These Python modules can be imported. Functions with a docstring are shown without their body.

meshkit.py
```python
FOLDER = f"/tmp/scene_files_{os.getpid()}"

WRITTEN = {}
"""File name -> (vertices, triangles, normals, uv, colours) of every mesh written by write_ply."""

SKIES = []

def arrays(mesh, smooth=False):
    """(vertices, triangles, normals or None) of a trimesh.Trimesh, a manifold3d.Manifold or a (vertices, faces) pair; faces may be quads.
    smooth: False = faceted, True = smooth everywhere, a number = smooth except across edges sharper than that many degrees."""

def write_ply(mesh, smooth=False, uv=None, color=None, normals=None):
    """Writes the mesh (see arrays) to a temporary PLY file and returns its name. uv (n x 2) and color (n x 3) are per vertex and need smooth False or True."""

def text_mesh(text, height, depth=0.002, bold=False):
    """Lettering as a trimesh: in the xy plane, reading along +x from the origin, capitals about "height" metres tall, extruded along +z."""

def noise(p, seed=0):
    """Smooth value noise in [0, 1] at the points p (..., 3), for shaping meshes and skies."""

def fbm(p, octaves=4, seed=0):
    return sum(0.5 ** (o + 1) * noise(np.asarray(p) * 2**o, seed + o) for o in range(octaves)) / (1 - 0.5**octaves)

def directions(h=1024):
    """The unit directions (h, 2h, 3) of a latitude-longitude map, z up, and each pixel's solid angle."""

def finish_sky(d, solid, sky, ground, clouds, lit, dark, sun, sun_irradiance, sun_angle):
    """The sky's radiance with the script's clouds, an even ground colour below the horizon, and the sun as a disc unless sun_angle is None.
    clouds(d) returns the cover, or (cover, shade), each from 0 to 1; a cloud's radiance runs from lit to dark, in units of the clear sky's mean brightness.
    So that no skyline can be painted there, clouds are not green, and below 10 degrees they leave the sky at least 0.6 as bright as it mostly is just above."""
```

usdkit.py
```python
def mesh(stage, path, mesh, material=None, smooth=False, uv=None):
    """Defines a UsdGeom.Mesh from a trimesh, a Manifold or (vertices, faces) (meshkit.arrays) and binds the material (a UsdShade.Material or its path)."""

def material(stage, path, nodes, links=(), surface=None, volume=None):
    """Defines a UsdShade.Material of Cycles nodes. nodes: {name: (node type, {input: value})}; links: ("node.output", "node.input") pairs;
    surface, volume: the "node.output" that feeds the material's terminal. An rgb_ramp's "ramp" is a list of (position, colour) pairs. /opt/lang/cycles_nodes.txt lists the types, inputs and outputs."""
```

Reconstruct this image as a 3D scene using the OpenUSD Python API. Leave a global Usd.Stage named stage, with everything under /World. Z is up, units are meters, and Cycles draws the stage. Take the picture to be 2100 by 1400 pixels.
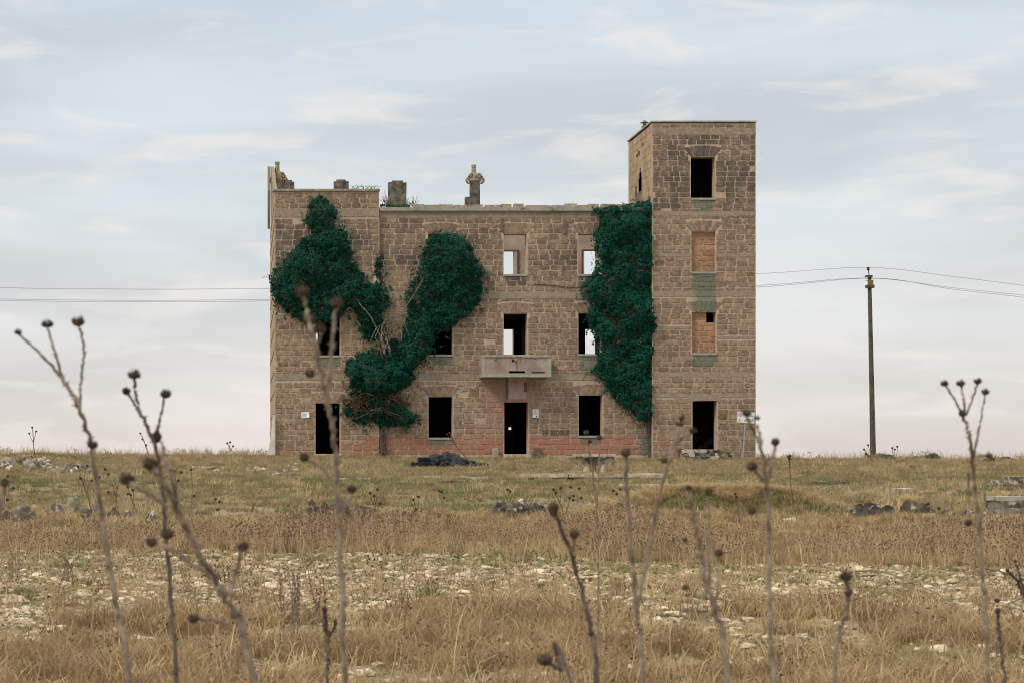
import math, random
import numpy as np, trimesh, usdkit, meshkit
from shapely.geometry import Polygon, Point
from shapely import contains_xy, points as shp_points, distance as shp_distance
from pxr import Usd, UsdGeom, UsdLux, UsdShade, Gf, Sdf, Vt

R = random.Random(7)
N = np.random.default_rng(7)
stage = Usd.Stage.CreateInMemory()
UsdGeom.SetStageUpAxis(stage, 'Z'); UsdGeom.SetStageMetersPerUnit(stage, 1.0)
world = UsdGeom.Xform.Define(stage, '/World'); stage.SetDefaultPrim(world.GetPrim())
UsdGeom.Scope.Define(stage, '/World/Looks')

# ------------------------------------------------------------------ camera, sky, sun
# eye at the origin (1.55 m above its own ground), looking squarely at the front; the lens is shifted
F, VX, VY, W = 3840.0, 500.0, 943.0, 2100.0        # focal length and vanishing point in pixels of the photograph
cam = UsdGeom.Camera.Define(stage, '/World/camera')
cam.AddRotateXOp().Set(90.0)
cam.CreateHorizontalApertureAttr(36.0)
cam.CreateFocalLengthAttr(36.0 * F / W)
cam.CreateHorizontalApertureOffsetAttr((W / 2 - VX) / W * 36.0)
cam.CreateVerticalApertureOffsetAttr((VY - 700.0) / W * 36.0)
cam.CreateFStopAttr(7.1); cam.CreateFocusDistanceAttr(62.0)
cam.CreateExposureAttr(0.54)

SUN_AZ, SUN_EL = math.radians(-122), math.radians(46)   # towards the sun: behind the camera's left shoulder
sd = np.array([math.sin(SUN_AZ) * math.cos(SUN_EL), math.cos(SUN_AZ) * math.cos(SUN_EL), math.sin(SUN_EL)])
sun = UsdLux.DistantLight.Define(stage, '/World/sun')
sun.CreateIntensityAttr(0.4); sun.CreateAngleAttr(14.0); sun.CreateColorAttr(Gf.Vec3f(1.0, 0.90, 0.77)); sun.CreateNormalizeAttr(True)
rot = Gf.Rotation(Gf.Vec3d(0, 0, 1), Gf.Vec3d(*sd.tolist()))
sun.AddOrientOp().Set(Gf.Quatf(rot.GetQuat()))

SKY = 0.1
k = 1.0 / SKY
def kc(*c): return tuple(x * k for x in c)
sky_nodes = {
    'sky': ('sky_texture', {'sky_type': 'single_scattering', 'sun_disc': False, 'sun_elevation': SUN_EL, 'sun_rotation': SUN_AZ}),
    'tc': ('texture_coordinate', {}), 'xyz': ('separate_xyz', {}),
    'grad': ('rgb_ramp', {'ramp': [(0.0, kc(.545, .498, .468)), (0.03, kc(.53, .50, .48)), (0.075, kc(.50, .507, .506)), (0.13, kc(.47, .505, .525)),
                                   (0.25, kc(.405, .462, .51)), (0.5, kc(.62, .65, .68)), (1.0, kc(1.12, 1.12, 1.12))]}),
    'st': ('mapping', {'scale': (13.0, 13.0, 62.0)}), 'n1': ('noise_texture', {'scale': 1.0, 'detail': 6.0, 'roughness': .55, 'distortion': .5}),
    'st2': ('mapping', {'scale': (3.5, 3.5, 17.0), 'location': (3.6, 1.4, .2)}), 'n2': ('noise_texture', {'scale': 1.0, 'detail': 4.0, 'roughness': .5, 'distortion': .3}),
    'c1': ('map_range', {'range_type': 'smoothstep', 'from_min': .48, 'from_max': .72, 'to_min': 0.0, 'to_max': .62, 'clamp': True}),
    'c2': ('map_range', {'range_type': 'smoothstep', 'from_min': .36, 'from_max': .68, 'to_min': .90, 'to_max': 1.10, 'clamp': True}),
    'm2': ('mix_color', {'blend_type': 'multiply', 'fac': 1.0, 'use_clamp': False}), 'cc': ('combine_xyz', {}),
    'm1': ('mix_color', {'b': kc(.62, .585, .56)}), 'm0': ('mix_color', {'fac': .97}),
    'bg': ('background_shader', {'strength': SKY})}
usdkit.material(stage, '/World/Looks/sky', sky_nodes, [
    ('tc.generated', 'xyz.vector'), ('xyz.z', 'grad.fac'), ('tc.generated', 'st.vector'), ('st.vector', 'n1.vector'), ('tc.generated', 'st2.vector'), ('st2.vector', 'n2.vector'),
    ('n1.fac', 'c1.value'), ('n2.fac', 'c2.value'), ('c2.result', 'cc.x'), ('c2.result', 'cc.y'), ('c2.result', 'cc.z'),
    ('grad.color', 'm2.a'), ('cc.vector', 'm2.b'), ('m2.result', 'm1.a'), ('c1.result', 'm1.fac'), ('sky.color', 'm0.a'), ('m1.result', 'm0.b'), ('m0.result', 'bg.color')], surface='bg.background')
dome = UsdLux.DomeLight.Define(stage, '/World/sky')
UsdShade.MaterialBindingAPI.Apply(dome.GetPrim()).Bind(UsdShade.Material.Get(stage, '/World/Looks/sky'))
dome.GetPrim().SetCustomDataByKey('kind', 'structure')

# ------------------------------------------------------------------ helpers
used = {}
def path(name, parent='/World'):
    p = f'{parent}/{name}'
    n = used.get(p, 0); used[p] = n + 1
    return p if n == 0 else f'{p}_{n:03d}'
def tag(prim, label=None, category=None, group=None, kind=None):
    for key, v in (('label', label), ('category', category), ('group', group), ('kind', kind)):
        if v: prim.SetCustomDataByKey(key, v)
    return prim
def thing(name, label, category, loc=(0, 0, 0), rotz=0.0, group=None):
    x = UsdGeom.Xform.Define(stage, path(name)); x.AddTranslateOp().Set(Gf.Vec3d(*map(float, loc)))
    if rotz: x.AddRotateZOp().Set(math.degrees(rotz))
    tag(x.GetPrim(), label, category, group); return str(x.GetPath())
def obj(name, mesh, mat, parent='/World', smooth=False, attrs=None, origin=None, **t):
    m = usdkit.mesh(stage, path(name, parent), mesh, f'/World/Looks/{mat}', smooth=smooth)
    if attrs:
        api = UsdGeom.PrimvarsAPI(m)
        for a, v in attrs.items():
            api.CreatePrimvar(a, Sdf.ValueTypeNames.FloatArray, 'vertex').Set(Vt.FloatArray.FromNumpy(np.asarray(v, np.float32)))
    if origin is not None: m.AddTranslateOp().Set(Gf.Vec3d(*map(float, origin)))
    tag(m.GetPrim(), **t); return str(m.GetPath())
def prim(p): return stage.GetPrimAtPath(p)
def box(x0, x1, y0, y1, z0, z1):
    m = trimesh.creation.box((x1 - x0, y1 - y0, z1 - z0)); m.apply_translation(((x0 + x1) / 2, (y0 + y1) / 2, (z0 + z1) / 2)); return m
def rough_box(x0, x1, y0, y1, z0, z1, amp=.02, seed=0, sub=2, chamfer=0):
    m = box(x0, x1, y0, y1, z0, z1)
    for _ in range(sub): m = m.subdivide()
    v = m.vertices; m.vertices = v + (np.stack([meshkit.noise(v * 4.3 + 11 * i + .37, seed + i) for i in range(3)], 1) - .5) * 2 * amp; return m
def cat(ms): return trimesh.util.concatenate(ms)
def tube(pts, rad, sides=6, cap=True):
    p = np.asarray(pts, float); t = np.gradient(p, axis=0); t /= np.linalg.norm(t, axis=1, keepdims=True) + 1e-12
    a = np.cross(t, np.where(np.abs(t[:, 2:]) < .9, [0, 0, 1.0], [0, 1.0, 0])); a /= np.linalg.norm(a, axis=1, keepdims=True) + 1e-12
    b = np.cross(t, a); ang = np.arange(sides) * 2 * np.pi / sides; r = np.broadcast_to(rad, (len(p),))
    v = (p[:, None] + r[:, None, None] * (np.cos(ang)[None, :, None] * a[:, None] + np.sin(ang)[None, :, None] * b[:, None])).reshape(-1, 3)
    i, j = np.meshgrid(np.arange(len(p) - 1), np.arange(sides), indexing='ij')
    q = np.stack([i * sides + j, i * sides + (j + 1) % sides, (i + 1) * sides + (j + 1) % sides, (i + 1) * sides + j], -1).reshape(-1, 4)
    f = np.vstack([q[:, [0, 1, 2]], q[:, [0, 2, 3]]])
    if cap:
        n = len(v); v = np.vstack([v, p[0], p[-1]]); j = np.arange(sides); e = (len(p) - 1) * sides
        f = np.vstack([f, np.stack([(j + 1) % sides, j, np.full(sides, n)], 1), np.stack([e + j, e + (j + 1) % sides, np.full(sides, n + 1)], 1)])
    return trimesh.Trimesh(v, f, process=False)
def spline(pts, n=6, jitter=0.0, seed=0):
    p = np.asarray(pts, float); out = []; rr = np.random.default_rng(seed)
    P = np.vstack([2 * p[0] - p[1], p, 2 * p[-1] - p[-2]])
    for i in range(1, len(P) - 2):
        for t in np.linspace(0, 1, n, endpoint=False):
            out.append(.5 * (2 * P[i] + (P[i + 1] - P[i - 1]) * t + (2 * P[i - 1] - 5 * P[i] + 4 * P[i + 1] - P[i + 2]) * t * t + (3 * P[i] - P[i - 1] - 3 * P[i + 1] + P[i + 2]) * t ** 3))
    out.append(p[-1]); o = np.array(out)
    if jitter: o[1:-1] += rr.normal(0, jitter, o[1:-1].shape)
    return o
def at(px, py, Y): return np.array([(px - VX) / F * Y, Y, (VY - py) / F * Y])
def X(px, Y): return (px - VX) / F * Y
def Z(py, Y): return (VY - py) / F * Y
def sstep(a, b, x): t = np.clip((np.asarray(x, float) - a) / (b - a), 0, 1); return t * t * (3 - 2 * t)
def boulder(w, d, h, seed, sub=2, rough=.35, cut=5):
    m = trimesh.creation.icosphere(subdivisions=sub); v = m.vertices.copy(); rr = np.random.default_rng(seed)
    for _ in range(cut):                                   # flat broken faces
        n = rr.normal(size=3); n /= np.linalg.norm(n); c = rr.uniform(.5, .88) if cut > 3 else rr.uniform(.66, .92); s = v @ n
        v = np.where((s > c)[:, None], v - np.outer(s - c, n), v)
    v *= 1 + (meshkit.fbm(v * 1.7 + rr.uniform(0, 50, 3), 3, seed) - .5)[:, None] * rough * 2
    m.vertices = v * np.array([w, d, h]) / 2; return m
def instancer(name, protos, pos, yaw, scale, idx, parent='/World', tilt=None, **t):
    pi = UsdGeom.PointInstancer.Define(stage, path(name, parent)); p = str(pi.GetPath())
    for i, (nm, m, mat, sm) in enumerate(protos):
        q = obj(nm, m, mat, p, smooth=sm); pi.GetPrototypesRel().AddTarget(q)
    n = len(pos); yaw = np.asarray(yaw) / 2; q = np.zeros((n, 4)); q[:, 0] = np.cos(yaw); q[:, 3] = np.sin(yaw)
    if tilt is not None:
        ax, am = tilt; cx, sx = np.cos(am / 2), np.sin(am / 2); bx, by = np.cos(ax) * sx, np.sin(ax) * sx
        w_, z_ = q[:, 0].copy(), q[:, 3].copy()
        q = np.stack([cx * w_, bx * w_ + by * z_, by * w_ - bx * z_, cx * z_], 1)
    pi.CreatePositionsAttr(Vt.Vec3fArray.FromNumpy(np.asarray(pos, np.float32)))
    pi.CreateOrientationsAttr(Vt.QuathArray([Gf.Quath(float(a), float(b), float(c), float(d)) for a, b, c, d in q]))
    s = np.asarray(scale, np.float32); s = np.repeat(s[:, None], 3, 1) if s.ndim == 1 else s
    pi.CreateScalesAttr(Vt.Vec3fArray.FromNumpy(s)); pi.CreateProtoIndicesAttr(Vt.IntArray.FromNumpy(np.asarray(idx, np.int32)))
    tag(pi.GetPrim(), **t); return p

# ------------------------------------------------------------------ materials
def mat(name, nodes, links, surface='p.BSDF'): usdkit.material(stage, f'/World/Looks/{name}', nodes, links, surface=surface)
def mottled(name, c0, c1, scale=3.0, c2=None, t2=(.6, .72), s2=6.0, rough=.9, bump=.25, bscale=25, detail=6.0, dist=.02, spec=.25, rnd=0.0):
    """two-tone noise colour with an optional third tone in blotches, and fine relief"""
    nodes = {'g': ('geometry', {}), 'n': ('noise_texture', {'scale': scale, 'detail': detail, 'roughness': .65}),
             'r': ('rgb_ramp', {'ramp': [(.37, c0), (.63, c1)]}), 'bn': ('noise_texture', {'scale': bscale, 'detail': 5.0, 'roughness': .7}),
             'b': ('bump', {'strength': bump, 'distance': dist}), 'p': ('principled_bsdf', {'roughness': rough, 'specular_ior_level': spec})}
    links = [('g.position', 'n.vector'), ('n.fac', 'r.fac'), ('g.position', 'bn.vector'), ('bn.fac', 'b.height'), ('b.normal', 'p.normal')]
    out = 'r.color'
    if c2 is not None:
        nodes.update({'n2': ('noise_texture', {'scale': s2, 'detail': 5.0, 'roughness': .6}), 'mr': ('map_range', {'range_type': 'smoothstep', 'from_min': t2[0], 'from_max': t2[1], 'clamp': True}), 'mx': ('mix_color', {'b': c2})})
        links += [('g.position', 'n2.vector'), ('n2.fac', 'mr.value'), ('mr.result', 'mx.fac'), (out, 'mx.a')]; out = 'mx.result'
    if rnd:
        nodes.update({'oi': ('object_info', {}), 'hr': ('map_range', {'to_min': 1 - rnd, 'to_max': 1 + rnd}), 'hv': ('hsv', {})})
        links += [('oi.random', 'hr.value'), ('hr.result', 'hv.value'), (out, 'hv.color')]; out = 'hv.color'
    mat(name, nodes, links + [(out, 'p.base_color')])

def masonry_material(name, base, mortar=False):
    """stone or mortar; the mesh carries how weathered, red-painted, algae-stained, pink-plastered it is"""
    nodes = {'g': ('geometry', {}), 'n': ('noise_texture', {'scale': 7.0, 'detail': 7.0, 'roughness': .75}), 'r': ('rgb_ramp', {'ramp': base}),
             'nf': ('noise_texture', {'scale': 17.0, 'detail': 5.0, 'roughness': .75}),
             'p': ('principled_bsdf', {'roughness': .95, 'specular_ior_level': .12}), 'b': ('bump', {'strength': .7, 'distance': .045})}
    links = [('g.position', 'n.vector'), ('n.fac', 'r.fac'), ('g.position', 'nf.vector'), ('nf.fac', 'b.height'), ('b.normal', 'p.normal')]
    nodes['at'] = ('attribute', {'attribute': 'tone'}); nodes['tv'] = ('hsv', {}); links += [('at.fac', 'tv.value'), ('r.color', 'tv.color')]; out = 'tv.color'
    for a, col, lo, hi in (('pink', (.40, .24, .18), .75, 1.35), ('red', (.385, .162, .108), .70, 1.45), ('green', (.115, .155, .122), .72, 1.3), ('dark', (.082, .074, .067), .74, 1.42)):
        nodes.update({f'a{a}': ('attribute', {'attribute': a}), f's{a}': ('math', {'math_type': 'add'}), f'm{a}': ('map_range', {'range_type': 'smoothstep', 'from_min': lo, 'from_max': hi, 'to_max': .72 if a == 'green' else .95, 'clamp': True}), f'x{a}': ('mix_color', {'b': col})})
        links += [(f'a{a}.fac', f's{a}.value1'), ('nf.fac', f's{a}.value2'), (f's{a}.value', f'm{a}.value'), (f'm{a}.result', f'x{a}.fac'), (out, f'x{a}.a')]; out = f'x{a}.result'
    mat(name, nodes, links + [(out, 'p.base_color')])
masonry_material('stone', [(.34, (.165, .115, .078)), (.5, (.285, .206, .14)), (.66, (.395, .295, .205))])
masonry_material('mortar', [(.3, (.31, .232, .166)), (.5, (.455, .352, .258)), (.7, (.54, .43, .325))])
masonry_material('infill_stone', [(.3, (.25, .14, .088)), (.5, (.38, .22, .14)), (.7, (.45, .29, .195))])
masonry_material('band_concrete', [(.3, (.20, .158, .115)), (.5, (.30, .24, .178)), (.7, (.38, .31, .235))])
mottled('tower_side', (.27, .185, .115), (.43, .31, .20), 2.2, (.22, .17, .12), (.56, .7), 1.1)
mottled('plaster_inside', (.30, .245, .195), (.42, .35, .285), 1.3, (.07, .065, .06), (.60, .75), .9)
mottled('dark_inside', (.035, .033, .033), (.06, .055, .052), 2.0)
mottled('coping', (.20, .18, .145), (.40, .36, .285), 3.5, (.42, .235, .03), (.56, .64), 2.1)
mottled('coping_grey', (.24, .225, .185), (.36, .335, .275), 2.0, (.12, .125, .11), (.6, .7), 3.0)
mottled('chimney_stone', (.04, .037, .033), (.20, .17, .13), 3.5, (.27, .235, .19), (.6, .72), 3.0)
mottled('lichen_stone', (.15, .13, .10), (.31, .26, .18), 5.0, (.34, .20, .04), (.52, .62), 3.6)
mottled('pinnacle_stone', (.20, .165, .125), (.36, .29, .21), 5.0, (.06, .06, .055), (.55, .68), 3.5)
mottled('balcony_paint', (.235, .165, .14), (.36, .29, .25), 1.6, (.20, .215, .19), (.55, .7), 1.2)
mottled('sill_stone', (.25, .26, .225), (.36, .35, .29), 6.0)
mottled('plaque_plaster', (.42, .29, .245), (.47, .345, .30), 2.0, (.40, .17, .12), (.62, .7), 1.7)
mottled('grey_strip', (.10, .09, .09), (.16, .14, .135), 4.0)
mottled('dark_wood', (.05, .04, .035), (.10, .08, .07), 9.0)
mottled('rust', (.10, .045, .025), (.20, .085, .04), 9.0)
mottled('paint_graffiti', (.085, .06, .05), (.13, .09, .07), 14.0)
mottled('ground', (.20, .145, .08), (.30, .225, .13), .8, (.17, .165, .07), (.50, .62), .22, bump=.5, bscale=9, dist=.06)
mottled('field_stone', (.36, .275, .175), (.60, .495, .355), 9.0, (.25, .18, .10), (.55, .68), 7.0, rnd=.25)
mottled('boulder_stone', (.065, .056, .043), (.23, .20, .15), 2.6, (.52, .47, .37), (.52, .60), 4.5, bump=.6, dist=.05, rnd=.15)
mottled('boulder_yellow', (.10, .085, .055), (.40, .35, .245), 2.4, (.36, .26, .07), (.52, .62), 3.0, bump=.6, dist=.05)
mottled('boulder_dark', (.028, .024, .019), (.105, .088, .066), 3.0, (.30, .265, .20), (.60, .67), 5.0, bump=.6, dist=.05, rnd=.2)
mottled('heap_stone', (.10, .088, .068), (.27, .24, .185), 2.2, (.42, .37, .28), (.6, .7), 3.0, rnd=.2)
mottled('table_stone', (.25, .235, .195), (.48, .45, .38), 4.0, (.45, .27, .06), (.60, .66), 5.0)
mottled('table_leg_stone', (.10, .095, .085), (.30, .27, .22), 4.0, (.42, .36, .27), (.58, .7), 3.0)
mottled('bench_stone', (.25, .215, .16), (.54, .475, .37), 4.0, (.48, .30, .10), (.58, .66), 3.0)
mottled('block_dark', (.045, .04, .03), (.19, .165, .12), 3.2, (.38, .33, .23), (.62, .7), 5.0)
mottled('rubber', (.005, .0055, .007), (.012, .013, .015), 6.0, rough=.8, spec=.2)
mottled('black_plastic', (.004, .0045, .006), (.011, .012, .016), 6.0, rough=.45, spec=.3)
mottled('pole_concrete', (.058, .052, .042), (.105, .094, .075), 5.0, (.055, .05, .045), (.55, .7), 2.0)
mottled('pole_yellow', (.22, .15, .03), (.16, .11, .03), 8.0)
mottled('porcelain', (.70, .70, .68), (.78, .78, .76), 5.0, rough=.25, bump=.02)
mottled('wire_metal', (.10, .10, .10), (.14, .14, .14), 5.0, rough=.5)
mottled('sign_white', (.66, .68, .72), (.74, .75, .78), 5.0, rough=.5, bump=.02)
mottled('sign_print', (.05, .05, .055), (.07, .07, .07), 5.0, bump=.02)
mottled('sign_grey_print', (.30, .33, .38), (.36, .38, .42), 5.0, bump=.02)
mottled('sign_yellow', (.72, .56, .03), (.78, .62, .05), 5.0, bump=.02)
mottled('sign_red', (.55, .04, .05), (.6, .05, .06), 5.0, bump=.02)
mottled('post_metal', (.20, .27, .34), (.27, .34, .41), 8.0, rough=.5, bump=.05)
mottled('bark', (.045, .036, .030), (.12, .095, .078), 14.0, bump=.6, bscale=40)
mottled('twig', (.12, .092, .066), (.26, .21, .16), 9.0)
mottled('dark_twig', (.07, .055, .042), (.15, .12, .092), 9.0)
mottled('dead_leaf', (.045, .03, .018), (.13, .08, .042), 7.0, rnd=.2)
mottled('thistle_stem', (.11, .083, .06), (.255, .205, .152), 22.0, (.10, .08, .065), (.58, .7), 9.0)
mottled('thistle_stem_dark', (.055, .043, .035), (.135, .105, .082), 22.0)
mottled('thistle_head', (.030, .020, .013), (.085, .058, .036), 60.0, (.14, .095, .055), (.62, .74), 45.0)
mottled('thistle_stem_pale', (.27, .235, .19), (.38, .33, .275), 22.0)
mottled('cloth', (.42, .38, .34), (.52, .48, .43), 3.0)

def leafy(name, c0, c1, extra=None, trans=.25, rough=.45, rnd=True, spec=.35):
    nodes = {'g': ('geometry', {}), 'oi': ('object_info', {}), 'r': ('rgb_ramp', {'ramp': [(0.0, c0), (.94 if extra else 1.0, c1)] + ([(.97, extra), (1.0, extra)] if extra else [])}),
             'p': ('principled_bsdf', {'roughness': rough, 'specular_ior_level': spec}), 't': ('translucent_bsdf', {}), 'm': ('mix_closure', {'fac': trans}),
             'ad': ('math', {'math_type': 'add'}), 'fr': ('math', {'math_type': 'fraction'})}
    mat(name, nodes, [('g.random_per_island', 'ad.value1'), ('oi.random', 'ad.value2'), ('ad.value', 'fr.value1'), ('fr.value', 'r.fac'), ('r.color', 'p.base_color'), ('r.color', 't.color'),
                      ('p.BSDF', 'm.closure1'), ('t.BSDF', 'm.closure2')], 'm.closure')
leafy('ivy_leaf', (.0007, .019, .012), (.0028, .066, .038), (.06, .10, .012), trans=.10, rough=.5, spec=.15)
leafy('dry_grass', (.255, .172, .09), (.49, .355, .195), trans=.3, rough=.8, spec=.1)
leafy('straw_grass', (.39, .285, .145), (.60, .46, .245), trans=.3, rough=.8, spec=.1)
leafy('field_grass', (.205, .168, .088), (.41, .33, .185), trans=.3, rough=.8, spec=.1)
leafy('olive_grass', (.115, .125, .048), (.24, .215, .10), trans=.3, rough=.7, spec=.1)
leafy('brown_grass', (.17, .11, .058), (.38, .265, .145), trans=.3, rough=.8, spec=.1)
leafy('green_grass', (.07, .11, .025), (.17, .19, .055), trans=.3, rough=.6, spec=.2)
leafy('deep_green', (.02, .085, .03), (.045, .14, .045), trans=.25, rough=.5)
leafy('weed_stem', (.36, .25, .145), (.54, .40, .245), trans=.1, rough=.8, spec=.1)
leafy('weed_head', (.085, .055, .035), (.20, .13, .082), trans=0.05, rough=.9, spec=.1)

# ------------------------------------------------------------------ ground
def tz(x, y):
    x = np.asarray(x, float); y = np.asarray(y, float)
    z = np.where(y < 80, -1.55 + (y - 13) * .02313, 0.0)
    z = np.where(y < 13, -1.55 + (y - 13) * .012, z)
    z = z + (.12 - .0062 * np.clip(x, -30, 45)) * sstep(30, 80, y)
    z = z - np.where(y > 101, (y - 101) ** 2 / (np.abs(y - 101) + 14) * .035, 0.0)
    p = np.stack([x, y, np.zeros_like(x)], -1)
    near = 1 - sstep(60, 76, y) * (1 - sstep(94, 100, y))
    z = z + (meshkit.fbm(p / 5.0, 3, 3) - .5) * .26 * (.25 + .75 * near) + (meshkit.fbm(p / .7, 3, 5) - .5) * .07 * (.4 + .6 * near)
    z = z + .46 * np.exp(-((x - 9.0) / 1.95) ** 4 - ((y - 35.2) / 1.1) ** 2)             # grassy mound
    z = z + .16 * np.exp(-((y - 31.2 - .6 * np.sin(x * .9)) / .8) ** 2) * sstep(.35, .6, meshkit.noise(p / 2.3, 8))   # line of a fallen wall
    z = z + .22 * np.exp(-((x + 8.2) / 1.6) ** 2 - ((y - 74) / 2.2) ** 2)                 # earth heap left
    for cx, cy, h in ((31.2, 92, .35), (33.6, 93, .3), (37.5, 95, .35), (35.2, 96, .25)):
        z = z + h * np.exp(-((x - cx) / .9) ** 2 - ((y - cy) / 1.0) ** 2)
    return z
ys = np.concatenate([np.linspace(-40, 8, 20), np.arange(9, 40, .2), np.arange(40, 112, .4), 112 * (3200 / 112) ** np.linspace(0, 1, 30)])
xs = np.concatenate([-np.geomspace(1600, 22, 26), np.arange(-20, 50, .3), np.geomspace(52, 2400, 28)])
gx, gy = np.meshgrid(xs, ys); gz = tz(gx, gy)
nx = len(xs); i, j = np.meshgrid(np.arange(len(ys) - 1), np.arange(nx - 1), indexing='ij'); a = i * nx + j
gf = np.concatenate([np.stack([a, a + 1, a + nx + 1], -1).reshape(-1, 3), np.stack([a, a + nx + 1, a + nx], -1).reshape(-1, 3)])
obj('ground', (np.stack([gx, gy, gz], -1).reshape(-1, 3), gf), 'ground', smooth=True, kind='structure', label='rough dry field rising gently to the abandoned building')
YY = np.arange(11, 104, .1)
def hit(px, py):
    """where the line of sight through a spot of the photograph meets the ground"""
    d = (VY - py) / F * YY - tz((px - VX) / F * YY, YY)
    k = np.argmax(d < 0) if (d < 0).any() else len(YY) - 1
    y = YY[k]; x = X(px, y); return np.array([x, y, float(tz(x, y))])

# ------------------------------------------------------------------ the building
YT, YL, YM, YB = 80.0, 80.2, 80.35, 93.0           # front of tower, left block, middle; rear wall
house = thing('abandoned_house', 'ruined three-storey stone farmhouse with square tower and gaping window openings', 'building', (0, 0, 0))
def weather(px, py):
    px = np.asarray(px, float); py = np.asarray(py, float)
    n = meshkit.fbm(np.stack([px / 60, py / 38, np.zeros_like(px)], -1), 4, 21); n2 = meshkit.fbm(np.stack([px / 16, py / 12, np.ones_like(px)], -1), 3, 22)
    tower = px > 1337
    w = np.where(tower, np.interp(py, [250, 290, 420, 470, 560, 930], [.25, .66, .60, .36, .26, .20]), np.interp(py, [390, 425, 445, 540, 600, 640, 760, 930], [.45, .48, .50, .54, .30, .27, .17, .10]))
    w = w + np.where(~tower & (px < 860) & (py > 545) & (py < 780), -.16, 0) + np.where(~tower & (px > 775) & (px < 850) & (py > 460) & (py < 560), .06, 0)
    w = w + np.where(~tower & (px > 960) & (px < 1225) & (py > 600) & (py < 730), .12, 0)
    n3 = meshkit.fbm(np.stack([px / 8, py / 130, np.full_like(px, 7.0)], -1), 3, 23); w = w + (n3 - .5) * .7 * np.where(tower, .7, np.interp(py, [400, 600, 900], [1, .6, .3]))
    dark = np.clip(w + (n - .5) * .85 + (n2 - .5) * .4, 0, .82)
    def rect(x0, x1, y0, y1, s=5): return sstep(x0 - s, x0 + s, px) * (1 - sstep(x1 - s, x1 + s, px)) * sstep(y0 - s * .4, y0 + s * .4, py) * (1 - sstep(y1 - s, y1 + s, py))
    green = np.zeros_like(px)
    for r in ((1420, 1468, 407, 436), (1418, 1472, 558, 600), (1418, 1474, 724, 752), (650, 697, 729, 756), (880, 930, 728, 752), (1187, 1240, 728, 764), (880, 928, 897, 916), (1187, 1236, 895, 912), (1420, 1470, 596, 640), (1310, 1332, 893, 940)):
        green = np.maximum(green, rect(*r) * (.55 + .5 * n2))
    for r in ((1033, 1080, 565, 592), (1188, 1220, 565, 592)): dark = np.maximum(dark, rect(*r) * .8)
    red = np.zeros_like(px)
    for r, s in (((690, 1036, 893, 931), .68), ((1084, 1308, 893, 932), .72), ((1340, 1378, 893, 921), .55), ((1395, 1400, 925, 945), .6), ((1490, 1545, 889, 897), .55), ((1478, 1500, 905, 940), .32), ((575, 600, 915, 933), .55), ((600, 645, 893, 905), .3), ((690, 745, 893, 910), -.45)):
        red = red + rect(*r, 4) * (s + (n2 - .5) * .6)
    red = np.clip(red, 0, .9)
    pink = np.clip(np.exp(-((px - 1055) / 62) ** 2 - ((py - 805) / 42) ** 2) * .95 + np.exp(-((px - 1000) / 90) ** 2 - ((py - 880) / 60) ** 2) * .45 + (n - .5) * .4 * (py > 700), 0, .8)
    return dict(dark=dark * (red < .3), red=red, green=green, pink=pink)
def to_px(v): return VX + v[:, 0] / v[:, 1] * F, VY - v[:, 2] / v[:, 1] * F
def masonry_attrs(v, tone=1.0):
    px, py = to_px(v); w = weather(px, py); w['tone'] = np.full(len(v), tone) if np.ndim(tone) == 0 else tone; return w

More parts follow.
